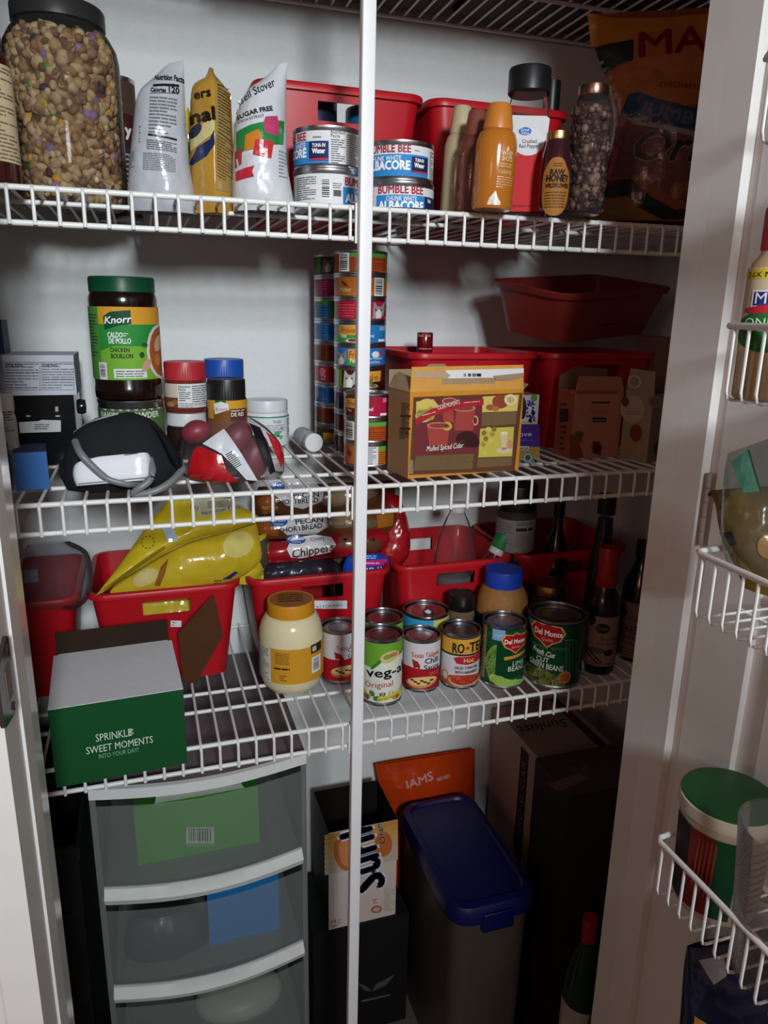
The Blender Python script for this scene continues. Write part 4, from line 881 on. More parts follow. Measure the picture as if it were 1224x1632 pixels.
def cA9(D, a, b): logo(D, 526, a+18, 18, 8); D.ell(524, b-6, 8, 4, '#6a7a3c', 3)
def cA6(D, a, b): D.ell(514, a+10, 5, 6, '#c8687a', 3); D.text('Turkey', 514, b-10, 4, '#e0b8bc', w=14); D.text('& Beef', 514, b-5, 4, '#e0b8bc', w=12)
NA = ['brown', 'magenta', 'green and blue', 'plain blue', 'chestnut brown', 'red', 'deep blue', 'rust brown', 'dark olive']
ORD = ['topmost', 'second', 'third', 'fourth', 'fifth', 'sixth', 'seventh', 'eighth', 'lowest']
stack(501, 580, 404, 9, 1.262, [f'{c} cat food can, {o} can of the rear left stack' for c, o in zip(NA, ORD)],
      [cA1, cline('#c05a86'), cA3, cline('#12406e'), cline('#3a170c'), cA6, cline('#123a66'), cline('#4a1e10'), cA9], ['#3a2c24', '#8a1a48', '#1f62a0', '#2a66a4', '#6a2c18', '#92202c', '#23588e', '#6e3018', '#4a3420'])
NB = ['orange-brown barcode', 'orange platter', 'crimson', 'blue pate with green banner', 'blue whitefish and tuna', 'brown white-cat', 'dark purple', 'maroon', 'dark brown']
stack(532, 615, 398, 9, 1.178, [f'{c} cat food can, {o} of the tall stack behind the pole' for c, o in zip(NB, ORD)],
      [cB1, cB2, cB3, cB4, cB5, cB6, None, None, None], ['#a84a22', '#b0622a', '#a81c34', '#2a76b8', '#2a70b4', '#4a1c16', '#3a2440', '#5a2428', '#4a2018'])
stack(548, 630, 629, 3, 1.085, ['crimson and maroon cat food can, top of the short front stack', 'orange-brown cat food can, middle of the short front stack', 'orange cat food can with white panel, bottom of the short stack'],
      [cC1, cC2, cC3], ['#a81a3e', '#a84a22', '#b4581e'])
# ---- bins at the back of the middle shelf
storage_bin('red plastic bin behind the cider carton', .402, .634, 1.10, D2, .166)
storage_bin('red plastic bin in the dark corner behind the opened cartons', .641, .868, 1.10, D2, .166)
f = Fit(664, 690, 530, D2+.004, d=1.30, yw=550)
def lb(D, f, b): D.text('Red Hot', 676, 537, 5, '#c8a0a0', w=20); D.lines(668, 554, 688, 558, 1, '#b88a8a', words=2)
bottle('sauce_bottle', 'bottle with shrink-wrapped maroon neck poking out of the red bin', 'bottle', f, [(1.6, 0), (1.7, .02), (1.7, .55), (1.4, .66), (.95, .76), (.88, .82), (.98, .84), (.98, .99), (.9, 1)], '#6a0f18', 'gloss', lb)
tray = storage_bin('shallow dark red bin perched askew on top of the corner bin', 0, .285, 0, 0, .082, .18, rz=radians(24), col='#7c2a24', hole=(.02, .055, .060), loc=(.762, 1.085, D2+.186), name='storage_bin')
tray.rotation_euler = (radians(9), radians(-4), radians(18))
# ---- cider carton with torn open flaps
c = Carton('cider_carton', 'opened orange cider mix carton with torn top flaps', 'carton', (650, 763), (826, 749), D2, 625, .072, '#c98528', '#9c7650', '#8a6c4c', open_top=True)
D = c.front()
D.poly([(659, 633), (833, 626), (820, 750), (652, 757)], '#5e3826', 1)
D.poly([(663, 636), (769, 633), (766, 722), (660, 725)], '#6c2a2e', 2)
D.poly([(663, 640), (690, 636), (700, 648), (690, 668), (663, 675)], '#c9b45a', 3); D.ell(678, 660, 17, 12, '#d8c77c', 3, rot=-25); D.ell(677, 644, 13, 8, '#cdb860', 4, rot=-20)
for cx, cy, rx, ry in ((716, 656, 12, 17), (739, 668, 18, 18), (698, 694, 18, 16)):
    D.poly([(cx-rx, cy-ry), (cx+rx, cy-ry), (cx+rx*.8, cy+ry), (cx-rx*.8, cy+ry)], '#a04038', 4); D.ell(cx, cy-ry, rx, ry*.32, '#c98a70', 5); D.ell(cx, cy-ry, rx*.86, ry*.24, '#8a3a30', 6)
D.ell(757, 670, 5, 8, '#caa080', 4); D.ell(757, 670, 3, 5.5, '#6c2a2e', 5); D.ell(712, 679, 8, 7, '#c9a040', 5); D.ell(712, 679, 4, 3, '#8a5a20', 6); D.ell(744, 700, 18, 13, '#3a1814', 4); D.ell(733, 707, 8, 6, '#4a241c', 5); D.ell(755, 705, 9, 8, '#35140f', 5)
D.poly([(661, 668), (685, 652), (730, 640), (770, 635), (770, 645), (732, 650), (690, 662), (662, 678)], '#a3222a', 7); D.text('CIDER MOMENTS', 697, 653, 7, '#ead9d2', 'l', w=40, ang=12, sh=.15, l=9); D.lines(672, 660, 694, 664, 1, '#d8a8a0', words=2, l=9, dy=-6); D.lines(738, 640, 764, 643, 1, '#d8a8a0', words=3, l=9, dy=-2)
D.text('Mulled Spiced Cider', 679, 719, 8.5, '#f0ece6', 'l', w=66, sh=.25, ang=2, l=9)
D.poly([(662, 727), (755, 723), (752, 747), (659, 750)], '#6f5838', 3); D.poly([(769, 632), (827, 629), (824, 655), (768, 657)], '#cdb65e', 3); D.ell(797, 640, 13, 11, '#8a4028', 4); D.ell(813, 637, 10, 9, '#d8cba0', 5); D.ell(813, 637, 6, 5, '#bfa468', 6); D.ell(781, 649, 7, 5, '#9a5a34', 5); D.ell(789, 651, 6, 4, '#a86a40', 6)
D.poly([(768, 658), (823, 656), (822, 676), (767, 679)], '#6f5838', 3); D.poly([(765, 683), (819, 680), (816, 727), (762, 729)], '#bfb04c', 3)
for k, (x, y) in enumerate([(771, 690), (778, 684), (784, 692), (774, 699), (781, 702), (770, 708), (787, 684), (772, 722)]): D.ell(x, y, 4, 4, ['#8a6a24', '#c9b860', '#a88a3a'][k % 3], 4)
D.poly([(797, 690), (809, 689), (807, 716), (799, 717)], '#d2b890', 4); D.ell(803, 690, 6, 2.5, '#e0cfae', 5); D.ell(803, 718, 13, 5, '#d0b898', 4); D.ell(812, 708, 5, 7, '#c08a68', 5); D.poly([(761, 731), (816, 728), (815, 742), (760, 745)], '#6f5838', 3); D.rect(652, 733, 658, 755, '#8a7a5c', 3)
for k in range(7): D.lines(662, 728+k*2.8, 754, 729.5+k*2.8, 1, '#5c472c', words=2, l=4, dy=-3, seed=k)
c.put(D)
D = c.left(); D.lines(640, 640, 655, 690, 20, '#4a3420', words=2, fill=.35, dy=4); D.rect(638, 662, 656, 664, '#2c1e12', 3); D.rect(637, 682, 655, 684, '#2c1e12', 3); D.lines(637, 686, 652, 700, 5, '#4a3420', words=2); c.put(D, 'side_print')
Hh = c.Z*c.h; F1 = c.P1+Hh; F2 = F1+c.U*c.w; fl = c.Z*.034
c.quad('front_flap', [F1, F2, F2+fl*1.02+c.B*.002-c.U*.002, F1+fl-c.B*.001+c.U*.001], '#d29a4a', col2='#a58a68')
DF = plane_draw(F1+c.B*.0005, c.U, c.Z); DF.poly([(660, 604), (708, 603), (716, 598), (708, 590), (834, 587), (834, 600), (800, 603), (780, 602)], '#dcdcdc', 6); DF.poly([(659, 591), (704, 590), (718, 598), (712, 603), (660, 602)], '#b89a78', 7); DF.poly([(784, 599), (834, 594), (834, 600), (812, 606), (790, 606)], '#a08468', 8)
for k in range(4): DF.rect(738+k*7, 595, 742+k*7+k, 600, ['#8a8a8c', '#55504c', '#6a6258', '#1c1c1e'][k], 8)
DF.into(MB()).obj('torn_strip', 'paper', c.t, org=c.loc)
B1 = F1+c.B*c.d; B2 = F2+c.B*c.d
c.quad('back_flap', [B1, B2, B2+fl*.72, B1+c.U*.10+fl*.72, B1+c.U*.09+fl*.95, B1+c.U*.065+fl*.95, B1+c.U*.055+fl*.75, B1+fl*.75], '#9a8266')
c.quad('side_flap', [F1, B1, B1+fl*.7+c.U*.006-c.B*.02, F1+fl*.5+c.U*.012+c.B*.01], '#a98d70')
c.quad('side_flap', [F2, B2, B2+fl*.3+c.U*.008, F2+fl*.2+c.U*.008], '#a98d70')
# ---- lavender tea box half hidden by the carton
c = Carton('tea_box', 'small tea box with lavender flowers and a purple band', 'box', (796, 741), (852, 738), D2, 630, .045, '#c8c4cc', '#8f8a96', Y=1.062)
D = c.front(); D.rect(795, 676, 860, 712, '#46277e', 1); D.rect(795, 712, 860, 740, '#a88444', 1); D.poly([(795, 728), (860, 730), (860, 742), (795, 742)], '#7f8c7c', 2); D.text('Love', 847, 695, 8, '#d6cbe4', 'r', w=30); D.lines(830, 700, 850, 703, 1, '#7f66ac', words=2); D.rect(800, 711, 843, 718, '#cfc8b8', 3); D.text('BOTANA', 842, 717, 5, '#2a2620', 'r', w=30, bold=.01); D.ell(841, 729, 6, 6, '#cfd6da', 3); D.ell(841, 729, 4.6, 4.6, '#2c5a6c', 4); D.ell(833, 650, 6, 18, '#2f2a30', 2)
rn = random.Random(2)
for k in range(44): D.ell(846+rn.uniform(-7, 6)+(0), 634+rn.uniform(4, 38), 1.7, 1.7, rn.choice(['#5a3f9c', '#6a50ac', '#46307e']), 4)
D.ell(851, 634, 5, 6, '#6f8c4c', 3); D.rect(800, 671, 856, 675, '#c8b470', 2); c.put(D)
# ---- opened cartons at the right
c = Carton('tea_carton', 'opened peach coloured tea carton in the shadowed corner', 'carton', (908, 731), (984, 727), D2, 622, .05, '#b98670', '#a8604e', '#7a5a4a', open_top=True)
D = c.front(); D.rect(910, 622, 984, 628, '#a85c3c', 2); D.rect(943, 640, 972, 643, '#3a2c28', 2); D.lines(940, 646, 970, 660, 4, '#a46a56', words=3); D.rect(944, 665, 966, 673, '#2c3040', 2); D.lines(946, 667, 964, 672, 1, '#8a8a94', words=2, l=3); c.put(D); D = c.front()
for k in range(12): D.ell(922+(k*29) % 58, 692+(k*17) % 32, 9, 5, ['#8a6a4c', '#6c5438', '#a07a5a', '#7c4438'][k % 4], 3, rot=k*37)
D.poly([(908, 690), (922, 700), (930, 730), (908, 731)], '#8a4436', 2); c.put(D)
D = c.left(); D.lines(892, 640, 905, 720, 9, '#6a3a30', words=1); D.rect(892, 652, 906, 672, '#3c3438', 2); c.put(D, 'side_print')
F1 = c.P1+c.Z*c.h; F2 = F1+c.U*c.w
c.quad('front_flap', [F1, F2, F2+c.Z*.020+c.B*.012, F1+c.U*.012+c.Z*.022+c.B*.012], '#b8846c'); c.quad('back_flap', [F1+c.B*c.d, F2+c.B*c.d, F2+c.B*c.d+c.Z*.030, F1+c.B*c.d+c.U*.03+c.Z*.034, F1+c.B*c.d+c.Z*.02], '#7f6250')
c = Carton('tea_carton', 'opened pale green carton with a bitten apple print at the far right', 'carton', (987, 729), (1030, 738), D2, 622, .042, '#98917a', '#84786a', '#6c6050', open_top=True)
D = c.front(); D.ell(1008, 652, 19, 22, '#b5a48e', 2); D.ell(997, 640, 6, 8, '#4c4c44', 3); D.lines(998, 655, 1020, 662, 2, '#8a7a68', words=2, l=3); D.ell(1014, 690, 10, 14, '#7c3a2c', 3); D.ell(1000, 708, 10, 14, '#a58c64', 3); D.ell(1020, 716, 10, 12, '#b08468', 4); c.put(D)
D = c.right(); D.ell(1044, 640, 11, 10, '#a09480', 2); D.ell(1044, 640, 7, 6, '#8a7e6c', 3); D.ell(1048, 715, 7, 12, '#5c4c3a', 3); c.put(D, 'side_print')
F1 = c.P1+c.Z*c.h; F2 = F1+c.U*c.w; c.quad('front_flap', [F1, F2, F2+c.Z*.034-c.U*.002, F1+c.U*.004+c.Z*.036], '#9a927c')
D = plane_draw(F1, c.U, c.Z); D.ell(1012, 608, 11, 11, '#c0b49c', 6); D.ell(1012, 608, 8, 8, '#948a76', 7); D.into(MB()).obj('flap_print', 'paper', c.t, org=c.loc)
c = Carton('tall_carton', 'plain tan carton standing behind the opened cartons', 'box', (1030, 700), (1066, 703), D2, 537, .06, '#8a6c60', '#7c6056', Y=1.10)

# ================================================================== LOWER SHELF
HB = .167
storage_bin('red plastic bin at the far left, under a clear plastic bag', -.350, -.112, 1.113, D3, HB)
bj = storage_bin('red plastic bin holding the big yellow bag', -.104, .130, 1.113, D3, HB)
bk = storage_bin('red plastic bin labelled SNACKS FOR KIDS full of cookie packs', .138, .386, 1.113, D3, HB)
storage_bin('red plastic bin holding the clear drink bottle', .391, .617, 1.113, D3, HB)
storage_bin('red plastic bin in the dark right corner of the lower shelf', .624, .862, 1.113, D3, HB)
def bin_tag(t, x0, y0, x1, y1, text=None):
    D = plane_draw((0, 1.1238, D3+.12), (1, 0, 0), (0, .113, 1)); D.rect(x0, y0, x1, y1, '#d3d3d6', 3)
    if text: D.text(text, x1-8, y1-4, 5, '#3c3c44', 'r', w=(x1-x0)*.98, l=5)
    else: D.lines(x0+2, y0+1, x0+8, y1-1, 2, '#66666a', words=1, l=5)
    D.into(MB()).obj('label_tag', 'paper', t, org=t.location)
bin_tag(bj, 272, 989, 289, 999); bin_tag(bk, 490, 957, 553, 970, 'SNACKS FOR KIDS')
bag('bread_bag', 'yellow bag deep in the red bin, seen through its handle hole', 'bag', [(190, 962, 372, 948, .5), (186, 985, 370, 975, 1), (190, 1010, 366, 1000, 1), (196, 1040, 360, 1030, .7)], ay(280, 990, 1.185), '#c2a62a', depth=.022, back=.7, wr=.003, N=(0, -1, .1))
# ---- far left clear bag, yellow bag
bag('clear_bag', 'crumpled clear plastic bag over the dim bin at the left', 'bag', [(45, 868, 110, 862, .3), (28, 895, 140, 880, .8), (20, 925, 148, 920, 1), (15, 955, 140, 955, .8), (20, 972, 120, 972, .4)], ay(80, 920, 1.13), (.80, .81, .85, 1), 'bagclear', depth=.05, back=1, wr=.007, wf=35, N=(0, -1, .4))
def pr_y(D):
    D.poly([(302, 797), (368, 795), (392, 808), (318, 828)], '#b9b39a', 2); D.text('Nutrition Facts', 322, 824, 6, '#2c2a20', 'l', w=60, ang=9, l=4); D.text('160', 316, 810, 7, '#2c2a20', 'l', w=12, ang=150, l=4); D.lines(330, 800, 372, 812, 4, '#4a4838', words=4, l=4, dy=-3)
    D.poly([(256, 838), (272, 834), (284, 864), (268, 868)], '#b4bfce', 3); D.poly([(158, 943), (215, 903), (262, 872), (264, 876), (218, 907), (162, 946)], '#8d7a1c', 3)
    for k in range(10): D.ell(236+10*cos(k*.628), 866+10*sin(k*.628), 2.2, .8, '#2a2618', 3, rot=k*36+90, n=6)
def pr_y1(D):
    D.poly([(246, 930), (256, 900), (268, 888), (262, 912), (254, 932)], '#8a5420', 3); D.ell(232, 918, 22, 12, '#c9b878', 2, rot=-30); D.ell(378, 866, 26, 20, '#cfbf6c', 2, rot=-20); D.poly([(352, 922), (372, 908), (378, 910), (366, 921)], '#33286c', 3); D.lines(340, 921, 352, 930, 2, '#3a3420', words=2); D.poly([(290, 936), (302, 932), (308, 934), (296, 938)], '#1c1a14', 3)
bag('bread_bag', 'big glossy yellow bread bag with pale blue clip in the red bin', 'bag', [(272, 792, 340, 787, .3), (242, 828, 413, 824, .8), (222, 856, 380, 842, 1), (192, 898, 285, 872, .8), (152, 950, 168, 940, .1)], ay(290, 860, 1.118), '#c7ac22', fn=pr_y, depth=.022, back=.5, wr=.004, wf=24, N=(0, -1, .45), seed=6, ex=1.4)
bag('bread_bag', 'crumpled lower yellow bag with brown slice under the clipped one', 'bag', [(265, 872, 408, 832, .4), (222, 904, 414, 862, 1), (188, 928, 414, 896, 1), (176, 946, 372, 926, .6), (200, 951, 310, 940, .3)], ay(300, 905, 1.145), '#bfa424', fn=pr_y1, depth=.026, back=.6, wr=.005, wf=26, N=(0, -1, .2), seed=9, ex=1.8)
def pr_y2(D): D.poly([(398, 870), (425, 855), (437, 890), (418, 905)], '#4a4438', 2); D.rect(380, 905, 420, 930, '#c2b02c', 1)
bag('bread_bag', 'smaller yellow and grey bag squeezed between yellow bag and cookies', 'bag', [(392, 862, 424, 850, .4), (380, 885, 428, 872, .9), (372, 910, 424, 900, 1), (372, 930, 412, 925, .5)], ay(400, 890, 1.165), '#b9a52c', fn=pr_y2, depth=.02, back=.5, N=(0, -1, .2))
# ---- cookie packs and the rest of the snack bin
def oval(D, x, y, rx, ry, l=4): D.ell(x, y, rx, ry, '#2358a8', l); D.text('Great', x, y+1, ry*.8, '#e6ecf4', w=rx*1.5, l=l+2); D.text('Value', x, y+ry*.72, ry*.42, '#e6ecf4', w=rx*.9, l=l+2)
def pk1(D):
    D.poly([(408, 800), (430, 776), (440, 812), (420, 822)], '#8a4a1e', 2); D.poly([(430, 786), (452, 770), (500, 769), (512, 784), (508, 800), (480, 812), (452, 806)], '#cfcdd0', 3); D.text('PECAN', 484, 794, 8, '#2c241e', w=40, bold=.016); D.text('SHORTBREAD', 470, 803.5, 7.5, '#2c241e', w=66, bold=.016, ang=0); D.text('NET WT', 416, 812, 5, '#d8b070', 'l', w=24, ang=-8); oval(D, 440, 776, 12, 8)
    for x, y in ((536, 782), (556, 792), (530, 798), (575, 786)): D.ell(x, y, 22, 11, '#7a6450', 3, rot=-6); D.ell(x, y-2, 17, 8, '#8d755c', 4, rot=-6)
def pk2(D):
    D.poly([(406, 850), (410, 826), (440, 822), (440, 855)], '#9a5220', 2); D.poly([(436, 840), (450, 824), (500, 822), (516, 824), (517, 840), (500, 851), (455, 853)], '#d6d4d8', 3); oval(D, 440, 831, 15, 9); D.text('PECAN', 489, 834, 8, '#231d1a', w=43, bold=.016, ang=1); D.text('SHORTBREAD', 476, 845.5, 7.5, '#231d1a', w=67, bold=.016, ang=3); D.lines(488, 848, 508, 850, 1, '#77706a', words=2)
    D.ell(540, 830, 24, 12, '#7c6248', 3, rot=-4); D.ell(538, 828, 19, 9, '#957a5e', 4, rot=-4); D.ell(575, 833, 20, 11, '#6f563e', 3); D.poly([(594, 822), (622, 814), (622, 838), (596, 842)], '#b06a24', 2)
def pk3(D):
    D.poly([(453, 875), (462, 858), (500, 852), (524, 856), (530, 868), (520, 882), (480, 890), (460, 888)], '#d3d1d6', 3); oval(D, 469, 860, 15, 7); D.text('Chewy', 503, 861, 6, '#3a2c28', w=22, ang=4); D.text('Chippers', 495, 883, 13, '#5a2c20', w=66, ang=6, sh=.1, bold=.016, l=6); D.poly([(470, 891), (530, 878), (528, 883), (475, 895)], '#5a1c20', 4)
    D.ell(556, 862, 24, 12, '#6a4028', 3, rot=-5); D.ell(585, 868, 20, 11, '#5e3824', 3); [D.ell(545+k*11, 860+(k % 2)*6, 3, 2.4, '#2a1610', 5) for k in range(5)]
bag('cookie_pack', 'pecan shortbread cookie pack on top of the pile under the middle shelf', 'cookies', [(412, 776, 625, 766, .5), (406, 790, 630, 778, 1), (404, 806, 630, 798, 1), (408, 820, 622, 816, .5)], ay(515, 793, 1.245), '#5c3a24', fn=pk1, depth=.022, back=1, N=(0, -1, .3), ex=8, group='cookie packs in the snack bin')
bag('cookie_pack', 'pecan shortbread cookie pack lying in the middle of the pile', 'cookies', [(410, 824, 624, 806, .5), (404, 836, 634, 820, 1), (404, 850, 630, 838, 1), (410, 860, 618, 852, .5)], ay(515, 838, 1.205), '#6a4026', fn=pk2, depth=.022, back=1, N=(0, -1, .3), ex=8, group='cookie packs in the snack bin')
bag('cookie_pack', 'red pack of chewy chocolate chip cookies under the shortbread', 'cookies', [(420, 866, 610, 842, .5), (414, 876, 622, 852, 1), (414, 888, 618, 868, 1), (424, 898, 604, 882, .5)], ay(515, 872, 1.178), '#96141f', fn=pk3, depth=.022, back=1, N=(0, -1, .3), ex=8, group='cookie packs in the snack bin')
bag('snack_bag', 'red snack bag crumpled behind the cookies right of the pole', 'snack bag', [(612, 785, 636, 790, .3), (606, 820, 646, 818, .8), (600, 850, 653, 850, 1), (596, 885, 652, 880, 1), (600, 905, 640, 900, .5)], ay(625, 850, 1.215), '#a0161e', depth=.03, back=.6, wr=.004, wf=40, N=(0, -1, .2))
bag('snack_bag', 'clear bag of dark purple snacks at the bottom of the snack bin', 'snack bag', [(425, 900, 520, 888, .6), (410, 912, 540, 898, 1), (405, 925, 545, 912, 1), (410, 940, 545, 930, .6)], ay(470, 912, 1.172), '#2b2430', depth=.02, back=1, wr=.003, N=(0, -1, .3))
c = Carton('snack_box', 'dark cardboard snack box standing in the middle of the snack bin', 'box', (532, 960), (610, 950), D3+.006, 868, .03, '#4a3c32', '#5c4a3c', Y=1.205)
def pr_b(D):
    D.poly([(560, 891), (614, 888), (614, 897), (560, 900)], '#c02a78', 3); D.lines(580, 892, 602, 895, 1, '#eaa8cc', words=2, l=4, fill=.8); D.lines(576, 882, 598, 888, 2, '#a8c4ea', words=2); D.text('fruit', 590, 901, 13, '#e4e8f0', w=34, ang=180, l=5)
bag('snack_pouch', 'bright blue snack pouch with a pink strip peeking over the bin rim', 'pouch', [(578, 881, 600, 880, .6), (556, 886, 618, 888, 1), (548, 898, 620, 898, 1), (546, 915, 612, 912, 1), (548, 945, 594, 940, .8)], ay(585, 905, 1.158), '#163fa4', fn=pr_b, depth=.010, back=.6, ex=6, wr=.0006)
# ---- bottles standing in the bins
f = Fit(692, 760, 808, D3+.004, d=1.255, yw=880)
t = thing('drink_bottle', 'clear plastic drink bottle half full with a white cap', 'bottle', f.loc, f.rz); r, h = f.r, f.h
MB().lathe([(r*.8, 0), (r, .012), (r, h*.52), (r*.97, h*.62), (r*.80, h*.76), (r*.52, h*.87), (r*.36, h*.92), (r*.34, h*.95)], (.93, .90, .90, 1), 36).obj('bottle_wall', 'clear', t)
MB().lathe([(r*.78, .003), (r*.96, .013), (r*.96, h*.47), (0, h*.47)], '#8a8488', 36).obj('liquid', 'liquid', t)
screw_lid(t, r*.37, h*.93, h*1.0, '#d8d4d6', 'plastic', 24, 'cap')
p = ay(800, 862, 1.165); t = thing('drink_bottle', 'small bottle with a green cap leaning in the bin', 'bottle', (p.x-.085, 1.165, D3+.012)); t.rotation_euler = (0, atan2(.085, p.z-D3-.012), 0); L_ = hypot(.085, p.z-D3-.012)
MB().lathe([(.020, 0), (.024, .006), (.024, L_*.62), (.018, L_*.76), (.012, L_*.84), (.011, L_*.90)], '#5a1c1c', 24).obj('bottle_body', 'gloss', t)
MB().lathe([(.0145, L_*.86), (.0148, L_*.87), (.0148, L_*.915), (.0142, L_*.92)], '#d2cccc', 24).obj('cap_ring', 'plastic', t); screw_lid(t, .0155, L_*.92, L_+.012, '#1f7a3c', 'plastic', 24, 'cap')
f = Fit(790, 852, 778, D3+.004, d=1.30, yw=850)
def lb(D, f, b): ring_tube(b, f.r+.0006, f.v(882), f.v(818), '#8a8484'); D.base_off = .0006; D.rect(790, 818, 855, 830, '#3c3636', 1); D.lines(822, 832, 848, 838, 2, '#2c2828', words=2); D.lines(822, 840, 848, 846, 1, '#1c1818', words=2, fill=.8); D.lines(796, 834, 818, 870, 8, '#6c6666', words=2); D.lines(822, 850, 846, 872, 6, '#6c6666', words=2)
bottle('powder_tub', 'tall tub with grey printed label and black lid in the dark corner', 'tub', f, [(.95, 0), (1, .02), (1, .80), (.96, .84)], '#191516', 'plastic', lb, cap=(1.02, .83, 1), capcol='#100e0f')
f = Fit(866, 908, 800, D3+.004, d=1.32, yw=870)
bottle('dark_bottle', 'very dark glass bottle beside the grey labelled tub', 'bottle', f, [(.95, 0), (1, .02), (1, .55), (.8, .68), (.4, .78), (.34, .9)], '#0e0a0a', 'gloss', cap=(.42, .88, 1), capcol='#0c0a0a')
f = Fit(938, 982, 792, D3, d=1.245, yw=880)
bottle('dark_bottle', 'black capped dark bottle behind the red capped soy sauce', 'bottle', f, [(.95, 0), (1, .02), (1, .50), (.9, .62), (.62, .76), (.56, .86)], '#100c0d', 'gloss', cap=(.66, .885, 1), capcol='#0e0c0d')
f = Fit(928, 982, 878, D3, yb=1077, yw=1030)
def lb(D, f, b):
    ring_tube(b, f.r+.0005, f.v(1062), f.v(983), '#93786e'); D.base_off = .0005; D.ell(958, 1001, 11, 8, '#2e2628', 2); D.text('Great', 958, 1003, 5, '#8a7a74', w=15); D.text('Soy Sauce', 955, 1021, 7, '#2a2022', 'l', w=38, sh=.2); D.lines(950, 1024, 980, 1028, 1, '#6a2e2c', words=3); D.ell(952, 1037, 14, 5, '#5c5c3c', 2); D.ell(970, 1040, 7, 5, '#2c2622', 2); D.poly([(934, 1030), (962, 1055), (960, 1057), (933, 1033)], '#3c302a', 2); D.poly([(934, 1038), (955, 1056), (953, 1058), (933, 1041)], '#3c302a', 2); D.lines(940, 1056, 975, 1060, 1, '#3c302a', words=4); D.ell(940, 990, 6, 9, '#241e1e', 2)
bottle('soy_sauce_bottle', 'dark soy sauce bottle with a tall red cap', 'bottle', f, [(.92, 0), (1, .015), (1, .52), (.94, .58), (.78, .64), (.56, .69), (.54, .71)], '#0d0808', 'gloss', lb, cap=None)
t = bpy.data.objects['soy_sauce_bottle']; MB().lathe([(f.r*.60, f.h*.695), (f.r*.62, f.h*.70), (f.r*.56, f.h*.80), (f.r*.585, f.h*.985), (f.r*.54, f.h), (0, f.h)], '#9c1712', 28).obj('cap', 'plastic', t)
f = Fit(985, 1040, 868, D3, yb=1057, yw=1000)
def lb(D, f, b): ring_tube(b, f.r+.0005, f.v(1050), f.v(962), '#7c625a'); D.base_off = .0005; D.text('GLUTEN', 1018, 990, 8, '#2c2220', w=34); D.text('FREE', 1004, 1011, 13, '#2c2220', w=24); D.text('TAMARI', 1001, 1021, 7, '#2c2220', w=30); D.text('SHOYU', 1001, 1030, 6, '#2c2220', w=24); D.ell(992, 978, 6, 8, '#241c1c', 2); D.lines(988, 1034, 1020, 1048, 3, '#5c4640', words=3)
bottle('tamari_bottle', 'dark bottle with pink-grey FREE label partly behind the door jamb', 'bottle', f, [(.92, 0), (1, .015), (1, .58), (.9, .66), (.6, .76), (.4, .84), (.38, .9)], '#0c0808', 'gloss', lb, cap=(.46, .88, 1), capcol='#141011')
# ---- mayonnaise
f = Fit(414, 515, 974, D3, yb=1116, yw=1060)
t = thing('mayonnaise_jar', 'big jar of pale mayonnaise with a yellow lid', 'jar', f.loc, f.rz); r, h = f.r, f.h
prof = [(r*.62, 0), (r*.80, .004), (r*.93, h*.10), (r*.99, h*.22), (r, h*.36), (r, h*.55), (r*.985, h*.66), (r*.92, h*.76), (r*.80, h*.835), (r*.70, h*.86)]
MB().lathe(prof, '#dccfa6', 44).obj('jar_body', 'gloss', t)
screw_lid(t, r*.735, h*.845, h, '#c8861c', 'plastic', 60, topcol='#8f5a26')
D = Draw(lambda px, py: ((px-464)*f.sc, -(py-972)*f.sc*2.3), lambda u, v, o: Vector((u, v, h-.0006+o)), f.sc); D.lines(444, 962, 484, 978, 4, '#5c3414', words=3); D.into(MB()).obj('lid_print', 'paper', t)
b = MB(); rl = r*1.0+.0006; ring_tube(b, rl, f.v(1091), f.v(1036), '#c98f22'); D = f.draw(rl); D.rect(413, 1036, 433, 1091, '#cfcabc', 1); D.lines(415, 1038, 431, 1090, 16, '#4a4438', words=2, fill=.35); D.lines(440, 1041, 462, 1060, 7, '#6b4a12', words=3); D.lines(438, 1064, 462, 1068, 1, '#2c1e08', words=3, fill=.7); D.lines(446, 1076, 458, 1086, 3, '#6b4a12', words=1); D.rect(494, 1034, 510, 1048, '#26241f', 2); D.rect(496, 1037, 502, 1045, '#b8b4a4', 3); D.rect(495, 1054, 509, 1080, '#d6d2c6', 2); D.barcode(496, 1055, 508, 1078, False, l=3); D.into(b); b.obj('label', 'paper', t)
# ---- cans of vegetables and sauce
VG = 'food cans along the front of the lower shelf'
DARKLID = '#8f8f92'
def chili(x0):
    def fn(D, f):
        o = x0; D.poly([(o-40, 1068), (o-20, 1065), (o+40, 1070), (o+40, 1112), (o-40, 1112)], '#a3121c', 1); D.text('Texas Tailgate', o-16, 1049, 8, '#c0501c', 'l', w=48, ang=3, l=4, bold=.008); D.poly([(o-15, 1052), (o-6, 1055), (o-2, 1062), (o-4, 1070), (o-6, 1064), (o-12, 1066), (o-14, 1058)], '#9a1c20', 3); D.text('Chili', o+5, 1058, 9, '#241c1c', 'l', w=24, bold=.012); D.text('Sauce', o+4, 1068.5, 9, '#241c1c', 'l', w=28, bold=.012)
        D.ell(o+1, 1088, 24, 9, '#c08a4c', 3, rot=-6); D.ell(o+1, 1086, 22, 7, '#d9bc80', 4, rot=-6); [D.ell(o-14+k*5, 1085+(k % 3)*2.2, 3, 1.6, '#5c2414', 5) for k in range(7)]; D.lines(o+12, 1072, o+26, 1078, 2, '#d86a4c', words=2)
    return fn
def chili_f(D, f): chili(672)(D, f)
f = Fit(640, 701, 1021, D3, yb=1104, yw=1062)
can('chili_sauce_can', 'white and red chili sauce can right of the vegetable can', 'can', f, '#cfccd0', chili_f, VG, lidcol=DARKLID)
dch = f.d
f = Fit(512, 569, 1007, D3, yb=1091, yw=1050)
